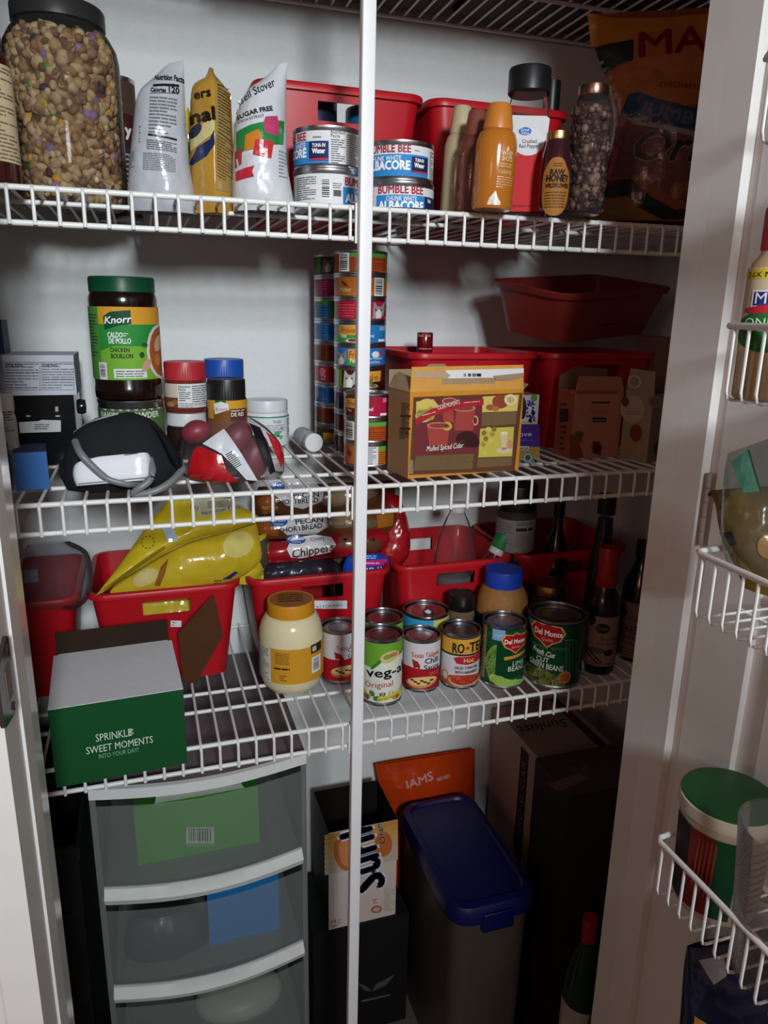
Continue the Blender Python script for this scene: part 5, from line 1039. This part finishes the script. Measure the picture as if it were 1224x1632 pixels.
def chili_r(D, f):
    D.rect(505, 1052, 575, 1095, '#a3121c'); D.text('Texas Tailgate', 536, 1037, 8, '#b04a24', 'l', w=46, l=4); D.poly([(533, 1039), (543, 1043), (548, 1050), (545, 1056), (540, 1050), (535, 1051)], '#9a1c20', 3); D.text('Chili', 554, 1042, 9, '#241c1c', 'l', w=22); D.text('Sauce', 554, 1053, 9, '#241c1c', 'l', w=24); D.ell(547, 1071, 20, 9, '#a87840', 3, rot=-6); D.ell(547, 1069, 18, 7, '#d2b27a', 4, rot=-6); [D.ell(537+k*5, 1069+(k % 3)*2, 2.6, 1.4, '#5c2414', 5) for k in range(5)]
can('chili_sauce_can', 'white and red chili sauce can beside the mayonnaise jar', 'can', f, '#c6c3c6', chili_r, VG, lidcol=DARKLID)
def veg(D, f):
    D.rect(570, 1024, 645, 1066, '#6aa02c', 1); D.poly([(570, 1070), (596, 1066), (612, 1052), (645, 1046), (645, 1075), (570, 1075)], '#d8dccc', 2); D.poly([(590, 1068), (606, 1050), (645, 1042), (645, 1046), (610, 1054), (594, 1069)], '#3f7a24', 3)
    D.ell(620, 1048, 15, 9, '#c8b87c', 4, rot=-14); D.ell(618, 1047, 8, 4, '#7a9a44', 5, rot=-14); D.ell(626, 1045, 6, 3.5, '#c07040', 5); D.text('veg-all', 586, 1081, 15, '#17161a', 'l', w=74, ang=5, bold=.016, l=6); D.text('Original', 584, 1098, 9.5, '#b02a2c', 'l', w=46, ang=5, l=6)
    for k in range(14): D.ell(580+(k*23) % 62, 1107+(k*7) % 14, 5, 4, ['#d0a040', '#4a7a2c', '#d8d0b4', '#c06a34', '#3a6a28'][k % 5], 4, rot=k*40)
    D.poly([(602, 1112), (640, 1103), (640, 1109), (602, 1118)], '#c9c42c', 6); D.text('NO SALT ADDED', 604, 1117, 4, '#2a4a18', 'l', w=34, ang=9, l=8)
f = Fit(575, 641, 1021, D3, yb=1126, yw=1070)
can('vegetable_can', 'mixed vegetable can with green top band, front can beside the pole', 'can', f, '#d6d6ce', veg, VG, lidcol='#7d7a72')
f2 = Fit(579, 642, 993, D3, d=f.d+.072, yw=1040)
can('vegetable_can', 'mixed vegetable can standing behind the front one, only rim showing', 'can', f2, '#7aa83c', None, VG, lidcol=DARKLID)
f = Fit(641, 715, 984, D3, d=1.130, yw=1010)
def bl(D, f): D.rect(640, 990, 690, 1040, '#3a9ac8', 1); D.rect(690, 988, 720, 1040, '#c8c060', 1)
can('fruit_can', 'wide blue can with a pull tab lid behind the chili sauce', 'can', f, '#3a9ac8', bl, VG, tab=True, lidcol='#a8a4a6')
f = Fit(713, 757, 953, D3, d=1.165, yw=975)
bottle('condiment_jar', 'small glass jar with a black lid behind the tomato can', 'jar', f, [(.88, 0), (1, .03), (1, .72), (.93, .80)], '#6a5644', 'gloss', cap=(.99, .78, 1), capcol='#131213')
def rot(D, f):
    D.rect(695, 1019, 770, 1043, '#cf9a34', 1); D.rect(695, 1016, 770, 1019.5, '#2a241e', 2); D.rect(695, 1043, 770, 1046, '#2a241e', 2); D.rect(696, 1017, 704, 1044, '#b07a24', 2); D.text('RO', 721, 1041, 16, '#1d1a18', 'l', w=18, bold=.016); D.text('TEL', 747, 1040, 16, '#1d1a18', 'l', w=30, bold=.016); D.poly([(744+4*(1 if k % 2 == 0 else .45)*cos(k*pi/5+pi/2), 1033-4*(1 if k % 2 == 0 else .45)*sin(k*pi/5+pi/2)) for k in range(10)], '#a8281c', 4)
    D.poly([(723, 1050), (730, 1047), (768, 1046), (768, 1057), (745, 1060), (728, 1058)], '#a8222c', 3); D.text('Hot', 747, 1056, 7, '#e8c070', w=17, bold=.016, l=5); D.text('DICED TOMATOES', 745, 1067, 5, '#2c2a2c', w=38, l=5, bold=.01); D.text('WITH HABANEROS', 745, 1074, 5, '#2c2a2c', w=38, l=5, bold=.01)
    D.ell(736, 1089, 32, 13, '#a8502c', 2); D.ell(742, 1086, 26, 10, '#c8a078', 3); D.ell(742, 1084, 23, 8, '#a8341e', 4); [D.ell(724+(k*17) % 36, 1080+(k*5) % 9, 3.2, 2.2, ['#b84a2c', '#8a2416', '#c05a38'][k % 3], 5) for k in range(12)]; D.ell(711, 1080, 5, 8, '#c09068', 3); D.ell(711, 1080, 3, 5, '#d0ccce', 4)
f = Fit(701, 764, 1012, D3, yb=1099, yw=1056)
can('tomato_can', 'diced tomato can with yellow banner and bowl of salsa', 'can', f, '#cac7cb', rot, VG, lidcol=DARKLID)
def shield(D, x, y, s, l=4):
    pts = [(x-24*s, y-4*s), (x-18*s, y-14*s), (x-6*s, y-13*s), (x, y-17*s), (x+6*s, y-13*s), (x+18*s, y-12*s), (x+24*s, y-3*s), (x+18*s, y+8*s), (x+8*s, y+12*s), (x, y+19*s), (x-8*s, y+12*s), (x-18*s, y+8*s)]
    D.poly([(x+(a-x)*1.12, y+(b_-y)*1.12) for a, b_ in pts], '#c9a85c', l); D.poly(pts, '#a81a1e', l+1); D.text('Del Monte', x, y+2*s, 8.5*s, '#ece6dc', w=42*s, bold=.016, l=l+3); D.text('Quality', x, y+10*s, 4.5*s, '#e0a890', w=17*s, sh=.2, l=l+3); D.poly([(x-2*s, y-17*s), (x+2*s, y-20*s), (x+1*s, y-16*s)], '#7a9a3c', l+1)
def lima(D, f):
    D.rect(783, 1001, 803, 1022, '#7fa6cc', 2); D.lines(786, 1012, 800, 1018, 2, '#a8c4e0', words=1); D.rect(766, 1000, 774, 1090, '#9a8a5c', 2); D.lines(767, 1004, 773, 1080, 14, '#4a4a34', words=1)
    for k in range(5): D.ell(784+k*2, 1050+k*5, 8, 22, ['#6a9a44', '#5a8a3a', '#7aa850'][k % 3], 2, rot=20)
    D.poly([(791, 1026), (822, 1025), (838, 1025), (838, 1081), (791, 1081)], '#0e3a22', 3); shield(D, 820, 1024, .85, 5); D.poly([(803, 1047), (834, 1040), (834, 1045), (804, 1052)], '#c08a34', 6); D.text('LIMA', 826, 1061, 7.5, '#cfd6c4', w=22, l=7); D.text('BEANS', 824, 1069.5, 8, '#cfd6c4', w=30, l=7)
    for k in range(12): D.ell(790+(k*19) % 46, 1083+(k*5) % 12, 8, 6.5, ['#a8c46a', '#9ab85c', '#8cae50'][k % 3], 6+k % 3*.3, rot=k*30)
f = Fit(766, 836, 1000, D3, yb=1099, yw=1050)
can('lima_bean_can', 'dark green lima bean can with red shield logo', 'can', f, '#114a2a', lima, VG, lidcol=DARKLID, margins=(.006, .005), mkind='gloss')
def gbn(D, f):
    shield(D, 871, 1013, 1.05, 4); D.rect(838, 992, 848, 1010, '#5c7f9c', 2); D.text('Fresh Cut', 850, 1044, 8, '#d4d8cc', 'l', w=36, sh=.25, ang=-8, l=6, bold=.016); D.lines(856, 1047, 880, 1049, 1, '#9ab09c', words=2); D.text('CUT', 866, 1058, 8, '#c9cec0', w=20, l=6, bold=.01); D.text('GREEN BEANS', 870, 1068, 9, '#c9cec0', w=56, l=6, bold=.01, ang=-3); D.text('MADE WITH', 875, 1036, 4, '#5c7c64', w=58, l=5)
    for k in range(4): D.poly([(899+k*5, 1020), (902+k*5, 1020), (906+k*5, 1075), (903+k*5, 1075)], '#2a5c38', 3)
    D.poly([(898, 1019), (910, 1019), (910, 1020.2), (898, 1020.2)], '#5c8c68', 4)
    for k in range(18): D.ell(842+(k*23) % 60, 1075+(k*7) % 20, 10, 4.5, ['#6a6a34', '#56602c', '#7c7a44', '#485424'][k % 4], 5, rot=k*50)
    D.ell(902, 1079, 10, 10, '#b06c3c', 7); D.ell(902, 1079, 8, 8, '#9a5a2c', 8); D.text('NON', 902, 1079, 4, '#3c2010', w=9, l=9); D.text('GMO', 902, 1085, 4, '#3c2010', w=9, l=9)
f = Fit(837, 929, 992, D3, yb=1099, yw=1045)
can('green_bean_can', 'large dark green cut green bean can with red shield logo', 'can', f, '#0e3e24', gbn, VG, lidcol='#8a7a74', mkind='gloss')
f = Fit(757, 842, 920, D3, d=1.170, yw=975)
t = thing('garlic_jar', 'jar of tan minced garlic with a bright blue lid', 'jar', f.loc, f.rz); r, h = f.r, f.h
MB().lathe([(r*.85, 0), (r*.97, .005), (r, h*.2), (r, h*.58), (r*.94, h*.70), (r*.78, h*.80), (r*.68, h*.83)], '#a5733c', 40).obj('jar_body', 'food', t)
MB().lathe([(r*1.004, h*.12), (r*1.004, h*.55)], '#26303c', 40).obj('label', 'paper', t); screw_lid(t, r*.705, h*.81, h, '#1d3fae', 'plastic', 60)
f = Fit(842, 903, 938, D3, d=1.228, yw=955)
bottle('pickle_jar', 'jar with a dull gold lid behind the large green bean can', 'jar', f, [(.9, 0), (1, .03), (1, .75), (.92, .85)], '#2a2418', 'gloss', cap=(1.0, .86, 1), capcol='#a8823c', capkind='metal')
# ---- green gift carton
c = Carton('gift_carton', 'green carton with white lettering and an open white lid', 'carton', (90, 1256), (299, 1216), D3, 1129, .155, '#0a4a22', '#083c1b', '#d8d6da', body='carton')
D = c.front(); D.text('SPRINKLE', 153, 1182, 11.5, '#cfd8cc', 'l', w=47, l=3); D.text('SWEET MOMENTS', 138, 1202, 11, '#cfd8cc', 'l', w=88, l=3); D.text('INTO YOUR DAY!', 158, 1209, 7, '#7fae8c', 'l', w=52, l=3); D.poly([(204, 1166), (210, 1161), (213, 1162), (208, 1167)], '#9ccc8c', 3); D.poly([(205, 1170), (212, 1166), (214, 1168), (209, 1171)], '#7fb87c', 3); c.put(D)
F1 = c.P1+c.Z*c.h; F2 = F1+c.U*c.w; B1 = F1+c.B*c.d; B2 = F2+c.B*c.d
c.quad('lid_panel', [F1+c.Z*.0015-c.B*.002, F2+c.Z*.0015-c.B*.002, F2+c.Z*.0015+c.B*.06, F2+c.Z*.0015+c.B*.06-c.U*.004, B2+c.Z*.0015-c.U*.006, B1+c.Z*.0015+c.U*.006], '#dad8dc', kind='paper')
c.quad('back_panel', [B1+c.U*.004, B2-c.U*.004, B2-c.U*.004+c.Z*.034, B1+c.U*.004+c.Z*.034], '#2c1a0f')  # kraft colour darkened to stand for the shade behind the lid
def onpl(px, py): return ay(px, py, 1.075)
c.quad('side_flap', [onpl(x, y) for x, y in ((292, 1092), (314, 1087), (356, 1013), (341, 946), (284, 1009))], '#4c2c14')

# ================================================================== FLOOR
# ---- drawer tower
t = thing('drawer_tower', 'frosted white plastic drawer tower under the lower shelf', 'drawers', (.044, .955, 0)); TH = H-.640; hw = .152; TD = .36
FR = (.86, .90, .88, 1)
b = MB(); b.loft([[Vector((x, -.022*cos(pi*x/(2*hw))-.004 if True else 0, z)) for x in [-hw+2*hw*k/16 for k in range(17)]]+[Vector((hw, TD, z)), Vector((-hw, TD, z))] for z in (TH-.012, TH)], '#6a5f63'); b.obj('top_panel', 'plastic', t)  # top coloured dark mauve to imitate the shade under the shelf
b = MB(); xs = [-hw+2*hw*k/16 for k in range(17)]; b.loft([[Vector((x, -.022*cos(pi*x/(2*hw))-.004-o, z)) for x in xs] for o, z in ((0, TH-.014), (.0025, TH-.014), (.0025, TH+.002), (-.006, TH+.002), (-.006, TH))], '#d2d5d3', caps=False, closed=False); b.obj('front_edge', 'plastic', t)
for sx in (-1, 1):
    MB().box((min(sx*(hw-.003), sx*hw), .004, 0), (max(sx*(hw-.003), sx*hw), TD, TH-.012), FR).obj('side_panel', 'frost', t)
    MB().box((min(sx*(hw-.008), sx*hw), -.004, 0), (max(sx*(hw-.008), sx*hw), .004, TH-.014), FR).obj('corner_post', 'frost', t)
MB().box((-hw, TD-.003, 0), (hw, TD, TH-.012), '#9a9e9c').obj('back_panel', 'plastic', t)
DH = .1775
def bow(x, k=0): return -.024*cos(pi*x/(2*hw))+.002-k
for i in range(4):
    z1 = TH-.020-i*DH; z0 = z1-DH+.014
    if i == 3: z0 = max(z0, .05)
    xs = [-hw+.008+(2*hw-.016)*k/18 for k in range(19)]
    fr = MB(); fr.loft([[Vector((x, bow(x)+(0 if q == 0 else .0022), z)) for x in xs] for q, z in ((0, z0+.016), (0, z1-.010))], FR, caps=False, closed=False); d = fr.obj('drawer', 'frost', t)
    b = MB(); lo = []
    for z, o in ((z0, .004), (z0-.004, .010), (z0+.008, .016), (z0+.018, .004), (z0+.018, -.002), (z0, -.002)): lo.append([Vector((x, bow(x)-o, z)) for x in xs])
    b.loft(lo+[lo[0]], '#d3d6d3', caps=False, closed=False); b.obj('handle_lip', 'plastic', d)
    b = MB(); b.box((-hw+.010, .004, z0+.004), (hw-.010, TD-.01, z0+.0065), FR); b.obj('drawer_floor', 'frost', d)
    MB().box((-hw+.004, .002, z0-.008), (hw-.004, .010, z0-.002), '#7c817e').obj('cross_rail', 'plastic', t)
ztop = lambda i: TH-.020-i*DH-DH+.014+.0068
c = Carton('wipes_box', 'green box with a barcode label seen through the top drawer', 'box', (222, 1400), (414, 1362), ztop(0), 1285, .14, '#3f8f28', '#357a22', Y=1.00)
D = c.front(); D.barcode(297, 1318, 341, 1344, True, bg='#c4ccbc', l=2); c.put(D)
c.quad('lid_flap', [c.P1+c.Z*c.h+c.U*.03, c.P1+c.Z*c.h+c.U*(c.w-.02), c.P1+c.Z*(c.h+.014)+c.U*(c.w-.03)+c.B*.01, c.P1+c.Z*(c.h+.014)+c.U*.035+c.B*.01], '#a8b0a4')
c = Carton('tissue_box', 'bright blue box seen through the second drawer', 'box', (335, 1520), (446, 1498), ztop(1), 1412, .13, '#1c7ac0', '#1868a6', Y=1.00)
bag('plastic_bag', 'dark grey bag with a clear corner in the second drawer', 'bag', [(215, 1460, 300, 1445, .4), (200, 1490, 330, 1470, 1), (200, 1530, 335, 1510, 1), (205, 1550, 330, 1530, .6)], ay(265, 1500, 1.02), '#3a3c46', depth=.03, back=1, zmin=ztop(1))
p = ay(385, 1612, 1.0); o = MB().sphere((0, 0, 0), (.075, .05, .030), '#aaa99c', 28, 14).obj('oval_dish', 'plastic', None); o.location = (p.x, 1.03, ztop(2)+.031); tag(o, 'pale oval dish seen through the third drawer', 'dish')
t = thing('added_crate', 'added black crate filling the dark gap left of the drawer tower', 'crate', (-.235, 1.13, 0)); b = MB()  # unseen crate, added to blacken the gap beside the tower
b.loft([rr_ for rr_ in [[Vector((cx*k, cy*k, z)) for cx, cy in ((-.105, -.17), (.105, -.17), (.105, .17), (-.105, .17))] for k, z in ((.92, 0), (1, .70), (1.03, .70), (1.03, .72), (.98, .72), (.9, .02))]], '#161616'); b.obj('crate_body', 'plastic', t)
for zz in (.15, .3, .45, .6): MB().box((-.10, -.174, zz), (.10, -.165, zz+.012), '#1c1c1c').obj('rib', 'plastic', t)
# ---- pet food container
t = thing('pet_food_bin', 'translucent pet food bin with a dark blue lid', 'container', (.535, 1.10, 0), 0); W2, D2_ = .080, .150
def rrect(w_, d_, r_, z, y0=0):
    lp = []
    for cx, cy, a0 in ((w_-r_, d_-r_, 0), (-w_+r_, d_-r_, 90), (-w_+r_, -d_+r_, 180), (w_-r_, -d_+r_, 270)):
        for q in range(6): a = radians(a0+18*q); lp.append(Vector((cx+r_*cos(a), y0+cy+r_*sin(a), z)))
    return lp
LZ = H-1.0
MB().loft([rrect(W2*.86, D2_*.88, .02, 0), rrect(W2*.88, D2_*.9, .025, .01), rrect(W2*.96, D2_*.96, .03, LZ-.03), rrect(W2*.97, D2_*.97, .03, LZ-.025)], '#453d34').obj('bin_body', 'plastic', t)
MB().loft([rrect(W2*1.02, D2_*1.02, .035, LZ-.034), rrect(W2*1.06, D2_*1.04, .04, LZ-.032), rrect(W2*1.06, D2_*1.04, .04, LZ-.010), rrect(W2*1.0, D2_*1.0, .035, LZ), rrect(W2*.86, D2_*.92, .03, LZ+.003), rrect(W2*.82, D2_*.90, .03, LZ-.002)], '#080c42').obj('lid', 'plastic', t)
MB().box((-.03, -D2_*1.06, LZ-.050), (.03, -D2_*1.03, LZ-.012), '#080c42', bev=.004).obj('latch', 'plastic', t)
# ---- orange pet food bag behind
def pr_o(D): D.text('IAMS', 644, 1247, 11, '#c8948c', 'l', w=40, ang=10, bold=.016); D.lines(690, 1229, 712, 1235, 1, '#b87c70', words=3, dy=-5, fill=.8)
bag('pet_food_bag', 'orange pet food bag with pale lettering behind the blue lid', 'bag', [(598, 1218, 757, 1193, .15), (600, 1228, 757, 1206, .3), (603, 1250, 757, 1232, .8), (610, 1290, 757, 1270, 1), (620, 1400, 760, 1380, 1), (630, 1500, 765, 1480, 1), (632, 1545, 765, 1528, .9)], ay(680, 1300, 1.31), '#b8390e', 'film', pr_o, depth=.03, back=.8, zmin=.001, wr=.002)
# ---- orange soda carton on a black box
c = Carton('black_box', 'black box with faint grey print on the floor under the soda carton', 'box', (500, 1600), (648, 1570), .0005, 1492, .16, '#141315', '#101011', Y=1.145)
zb = .0005+c.h+.0005
D = c.front(); D.poly([(570, 1566), (585, 1572), (592, 1580), (580, 1578)], '#4c4a4c', 2); D.poly([(600, 1568), (630, 1552), (615, 1570), (592, 1580)], '#4c4a4c', 2); D.poly([(576, 1594), (622, 1584), (622, 1586), (576, 1597)], '#5c5a5c', 2); c.put(D)
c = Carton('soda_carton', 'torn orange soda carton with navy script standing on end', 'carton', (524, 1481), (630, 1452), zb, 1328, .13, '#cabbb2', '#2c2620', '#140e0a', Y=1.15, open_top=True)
D = c.front(); D.vmax = c.h
for k in range(8): D.poly([(517, 1331+k*8), (634, 1306+k*8), (634, 1314+k*8), (518, 1339+k*8)], ['#c08a3c', '#c4924a', '#c69a58', '#c2a06a', '#c0a67c', '#bea88a', '#bcaa94', '#baaa9a'][k], 1)
D.ell(548, 1360, 16, 28, '#b8622c', 2, rot=-12); D.ell(552, 1360, 12, 23, '#c98450', 3, rot=-12); D.ell(611, 1345, 14, 20, '#b8622c', 2)
D.text('Sunkist', 613, 1410, 44, '#d8d4d8', 'l', ang=102, w=186, sh=.1, bold=.05, l=4); D.text('Sunkist', 613, 1410, 44, '#16204c', 'l', ang=102, w=186, sh=.1, bold=.022, l=6)
D.text('Orange', 615, 1342, 9, '#e0d8d4', 'l', ang=102, w=48, bold=.016, l=6); c.put(D); D = c.front(); D.text('12', 537, 1474, 8, '#8a2c2c', 'l', ang=102, w=11, l=6); D.lines(538, 1464, 544, 1472, 3, '#a86a64', words=1); c.put(D, 'count_print'); D = c.front(); D.ell(600, 1449, 9, 6, '#b8623c', 3, rot=-10); D.ell(600, 1449, 6, 3.5, '#b8a090', 4, rot=-10); D.lines(594, 1432, 602, 1440, 3, '#9a5c4c', words=1); D.lines(612, 1415, 630, 1452, 14, '#b09a90', words=2); c.put(D)
# ---- soda cartons in the dark right corner
def soda_box(label, lo, hi, col): 
    t = thing('soda_carton', label, 'carton', ((lo[0]+hi[0])/2, (lo[1]+hi[1])/2, lo[2]), group='soda cartons stacked in the right corner'); MB().box(lo, hi, col).obj('carton', 'paper', t, org=t.location); return t
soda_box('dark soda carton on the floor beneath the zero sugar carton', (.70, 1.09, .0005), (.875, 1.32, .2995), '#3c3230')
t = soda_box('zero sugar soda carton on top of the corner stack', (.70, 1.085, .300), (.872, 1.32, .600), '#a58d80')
D = plane_draw((.70, 1.085, .6002), (1, 0, 0), (0, 1, 0)); D.text('Sunkist', .0, .0, 1, '#241c20') if False else None
D.uv = lambda px, py: (px, py); D.sc = 1
D.text('Sunkist', .128, .150, .030, '#241a1c', 'l', ang=180, w=.115, sh=.3, l=3); D.poly([(.138, .0), (.158, .0), (.158, .235), (.138, .235)], '#1c1416', 2, raw=True); D.text('ZERO SUGAR', .153, .06, .012, '#6a5a54', 'l', ang=90, w=.12, l=4); D.into(MB()).obj('top_print', 'paper', t, org=t.location)
D = plane_draw((.70, 1.085, .300), (0, -1, 0), (0, 0, 1)); D.uv = lambda px, py: (px, py); D.sc = 1
D.poly([(-.105, .02), (-.072, .02), (-.072, .285), (-.105, .285)], '#1c1416', 2, raw=True); D.text('ZERO SUGAR', -.079, .06, .018, '#7a6a62', 'l', ang=90, w=.20, l=4); D.into(MB()).obj('side_print', 'paper', t, org=t.location)
c = Carton('water_pack', 'dim shrink-wrapped drink pack in front of the soda cartons', 'drinks pack', (866, 1700), (1000, 1660), .0005, 1262, .12, '#2a2320', '#241e1c', '#4a3e3a', Y=.955)
D = c.topd(); D.poly([(872, 1250), (930, 1230), (942, 1240), (890, 1262)], '#7a6a64', 2); D.poly([(905, 1225), (935, 1216), (945, 1228), (938, 1240)], '#5c4e4a', 3); c.put(D, 'wrap_print', 'film')
# ---- soda bottles on the floor by the jamb
def soda_bottle(label, xl, xr, yt, d, capc):
    f = Fit(xl, xr, yt, .0005, d=d, yw=1580); t = thing('soda_bottle', label, 'bottle', f.loc, f.rz, 'green soda bottles on the floor'); r, h = f.r, f.h
    MB().lathe([(r*.7, 0), (r*.95, .008), (r, .03), (r, h*.72), (r*.92, h*.78), (r*.6, h*.87), (r*.36, h*.92), (r*.34, h*.94)], '#14301c', 28).obj('bottle_body', 'gloss', t)
    b = MB(); ring_tube(b, r+.0006, h*.50, h*.70, '#a8a69c', 28); b.obj('label', 'paper', t); screw_lid(t, r*.38, h*.92, h, capc, 'plastic', 24, 'cap')
soda_bottle('green soda bottle with red cap on the floor beside the jamb', 896, 962, 1484, .985, '#8c1c2c')
soda_bottle('green soda bottle half hidden by the jamb, nearest to it', 940, 1012, 1560, .90, '#1c4a2a')

# ================================================================== DOOR RACK THINGS
f = Fit(1180, 1264, 402, H-.0640, d=.668, yw=520)
def lb(D, f, b):
    ring_tube(b, f.r+.0004, f.v(560), f.v(425), '#b9a98a'); D.base_off = .0004; D.poly([(1180, 432), (1264, 420), (1264, 442), (1180, 444)], '#c9ae28', 1); D.text('2.6X MORE', 1184, 441, 7, '#2c2618', 'l', w=60, l=3); D.rect(1194, 462, 1250, 490, '#d0ccd0', 2); D.rect(1197, 465, 1247, 487, '#1d2c6a', 3); D.text('Mc', 1200, 484, 15, '#d8d8e4', 'l', w=24, l=5); D.poly([(1186, 492), (1212, 486), (1264, 484), (1264, 494), (1200, 500), (1186, 498)], '#a81e2c', 4); D.ell(1222, 528, 48, 34, '#1d5c24', 2); D.text('ONION', 1190, 520, 11, '#b8ccb0', 'l', w=60, l=5); D.lines(1192, 524, 1250, 530, 1, '#8aa888', words=3, l=5)
bottle('spice_jar', 'onion seasoning jar with red cap and green label in the door rack', 'jar', f, [(.9, 0), (1, .02), (1, .86), (.9, .94), (.75, .97), (.62, 1.0), (.60, 1.05)], '#a58a68', 'gloss', lb, cap=(.66, 1.02, 1.30), capcol='#a5141c')
NB_ = (-.72, -.69, .1)
bag('snack_bag', 'brown and yellow snack pouch in the middle door rack', 'pouch', [(1130, 782, 1240, 775, .3), (1140, 805, 1250, 800, .8), (1148, 850, 1262, 850, 1), (1168, 895, 1275, 905, 1), (1185, 935, 1275, 960, .6)], Vector((.515, .475, H-.20)), '#6c5224', fn=lambda D: (D.poly([(1150, 835), (1175, 880), (1200, 905), (1192, 915), (1165, 890), (1147, 850)], '#a8862c', 2), D.poly([(1153, 845), (1168, 842), (1176, 862), (1164, 866)], '#221820', 3), D.ell(1222, 865, 14, 18, '#b07a3c', 3), [D.ell(1131+k*10, 788+k*9, 3, 4, '#3c2a2c', 3) for k in range(3)]), depth=.02, back=.8, N=NB_, wr=.003, zmin=H-.262)
bag('zip_bag', 'clear zip bag with a green closure sagging over the door rack', 'bag', [(1160, 722, 1250, 690, .2), (1155, 750, 1260, 720, .6), (1150, 800, 1270, 790, 1), (1150, 860, 1270, 860, 1), (1160, 905, 1270, 915, .8)], Vector((.508, .462, H-.16)), (.70, .74, .72, 1), 'bagclear', fn=lambda D: (D.poly([(1166, 735), (1192, 716), (1212, 778), (1186, 780)], '#3c6a58', 2), D.poly([(1192, 716), (1195, 716), (1215, 778), (1212, 778)], '#1d3c30', 3)), depth=.028, back=.6, N=NB_, wr=.004, wf=40)
t = thing('cheese_tub', 'tub with green lid and red and green label in the door rack', 'tub', (.513, .478, H-.5625), radians(-47))
r = .044; h = .118
MB().lathe([(r*.86, 0), (r*.9, .004), (r*.98, h-.012), (r*.98, h-.01)], '#a99f90', 40).obj('tub_body', 'plastic', t)
b = MB()
for a0, a1, cl in ((-75, -40, '#241416'), (-40, -8, '#6a1c1c'), (-8, 22, '#0f4426'), (22, 75, '#9a907f')):
    n = 8; b.loft([[Vector(((r*k+.0006)*sin(radians(a0+(a1-a0)*q/n)), -(r*k+.0006)*cos(radians(a0+(a1-a0)*q/n)), z)) for q in range(n+1)] for k, z in ((.906, .008), (.979, h-.022))], cl, caps=False, closed=False)
D = Draw(lambda px, py: (px, py), lambda u, v, o: Vector(((r*.93+.0026+o)*sin(u/r), -(r*.93+.0026+o)*cos(u/r), v)), 1, .004, (0,)); D.text('KRAFT', .010, .022, .012, '#6a8a74', 'l', ang=90, w=.06) if False else None
for k in range(5): D.poly([(-.022+.004*k, .03), (-.020+.004*k, .03), (-.019+.004*k, .09), (-.021+.004*k, .09)], '#8a3a2c', 1, raw=True)
for k in range(9): D.poly([(.024, .02+k*.008), (.050, .02+k*.008), (.050, .0215+k*.008), (.024, .0215+k*.008)], '#776f62', 1, raw=True)
D.into(b); b.obj('label', 'paper', t)
MB().lathe([(r*1.0, h-.014), (r*1.03, h-.013), (r*1.03, h-.001), (r*1.0, h)], '#b5aea0', 48).obj('lid_rim', 'plastic', t)
MB().lathe([(r*1.0, h-.0005), (r*.99, h+.002), (r*.9, h+.003), (0, h+.0032)], '#0f4a22', 48).obj('lid', 'plastic', t)
t = thing('plastic_tumbler', 'cloudy clear plastic tumbler beside the green lidded tub', 'tumbler', (.495, .390, H-.5625))
MB().lathe([(.030, 0), (.032, .004), (.042, .13), (.044, .150), (.041, .150), (.039, .13), (.030, .006), (0, .006)], (.86, .82, .80, 1), 40).obj('tumbler_wall', 'bagclear', t)
def pr_g(D): D.poly([(1110, 1598), (1148, 1612), (1152, 1640), (1125, 1650), (1120, 1630), (1108, 1640)], '#b5782c', 2); D.poly([(1190, 1612), (1220, 1620), (1215, 1650), (1190, 1650)], '#7a6a2c', 2); D.poly([(1115, 1520), (1155, 1508), (1160, 1535), (1140, 1548)], '#8a8688', 2)
bag('snack_bag', 'dark navy snack bag with orange marks in the lowest door rack', 'snack bag', [(1095, 1508, 1260, 1480, .3), (1090, 1540, 1262, 1520, .7), (1084, 1620, 1262, 1620, 1), (1070, 1800, 1262, 1830, 1)], Vector((.50, .46, H-.75)), '#171c34', fn=pr_g, depth=.025, back=.8, N=NB_, wr=.003, zmin=H-.919)
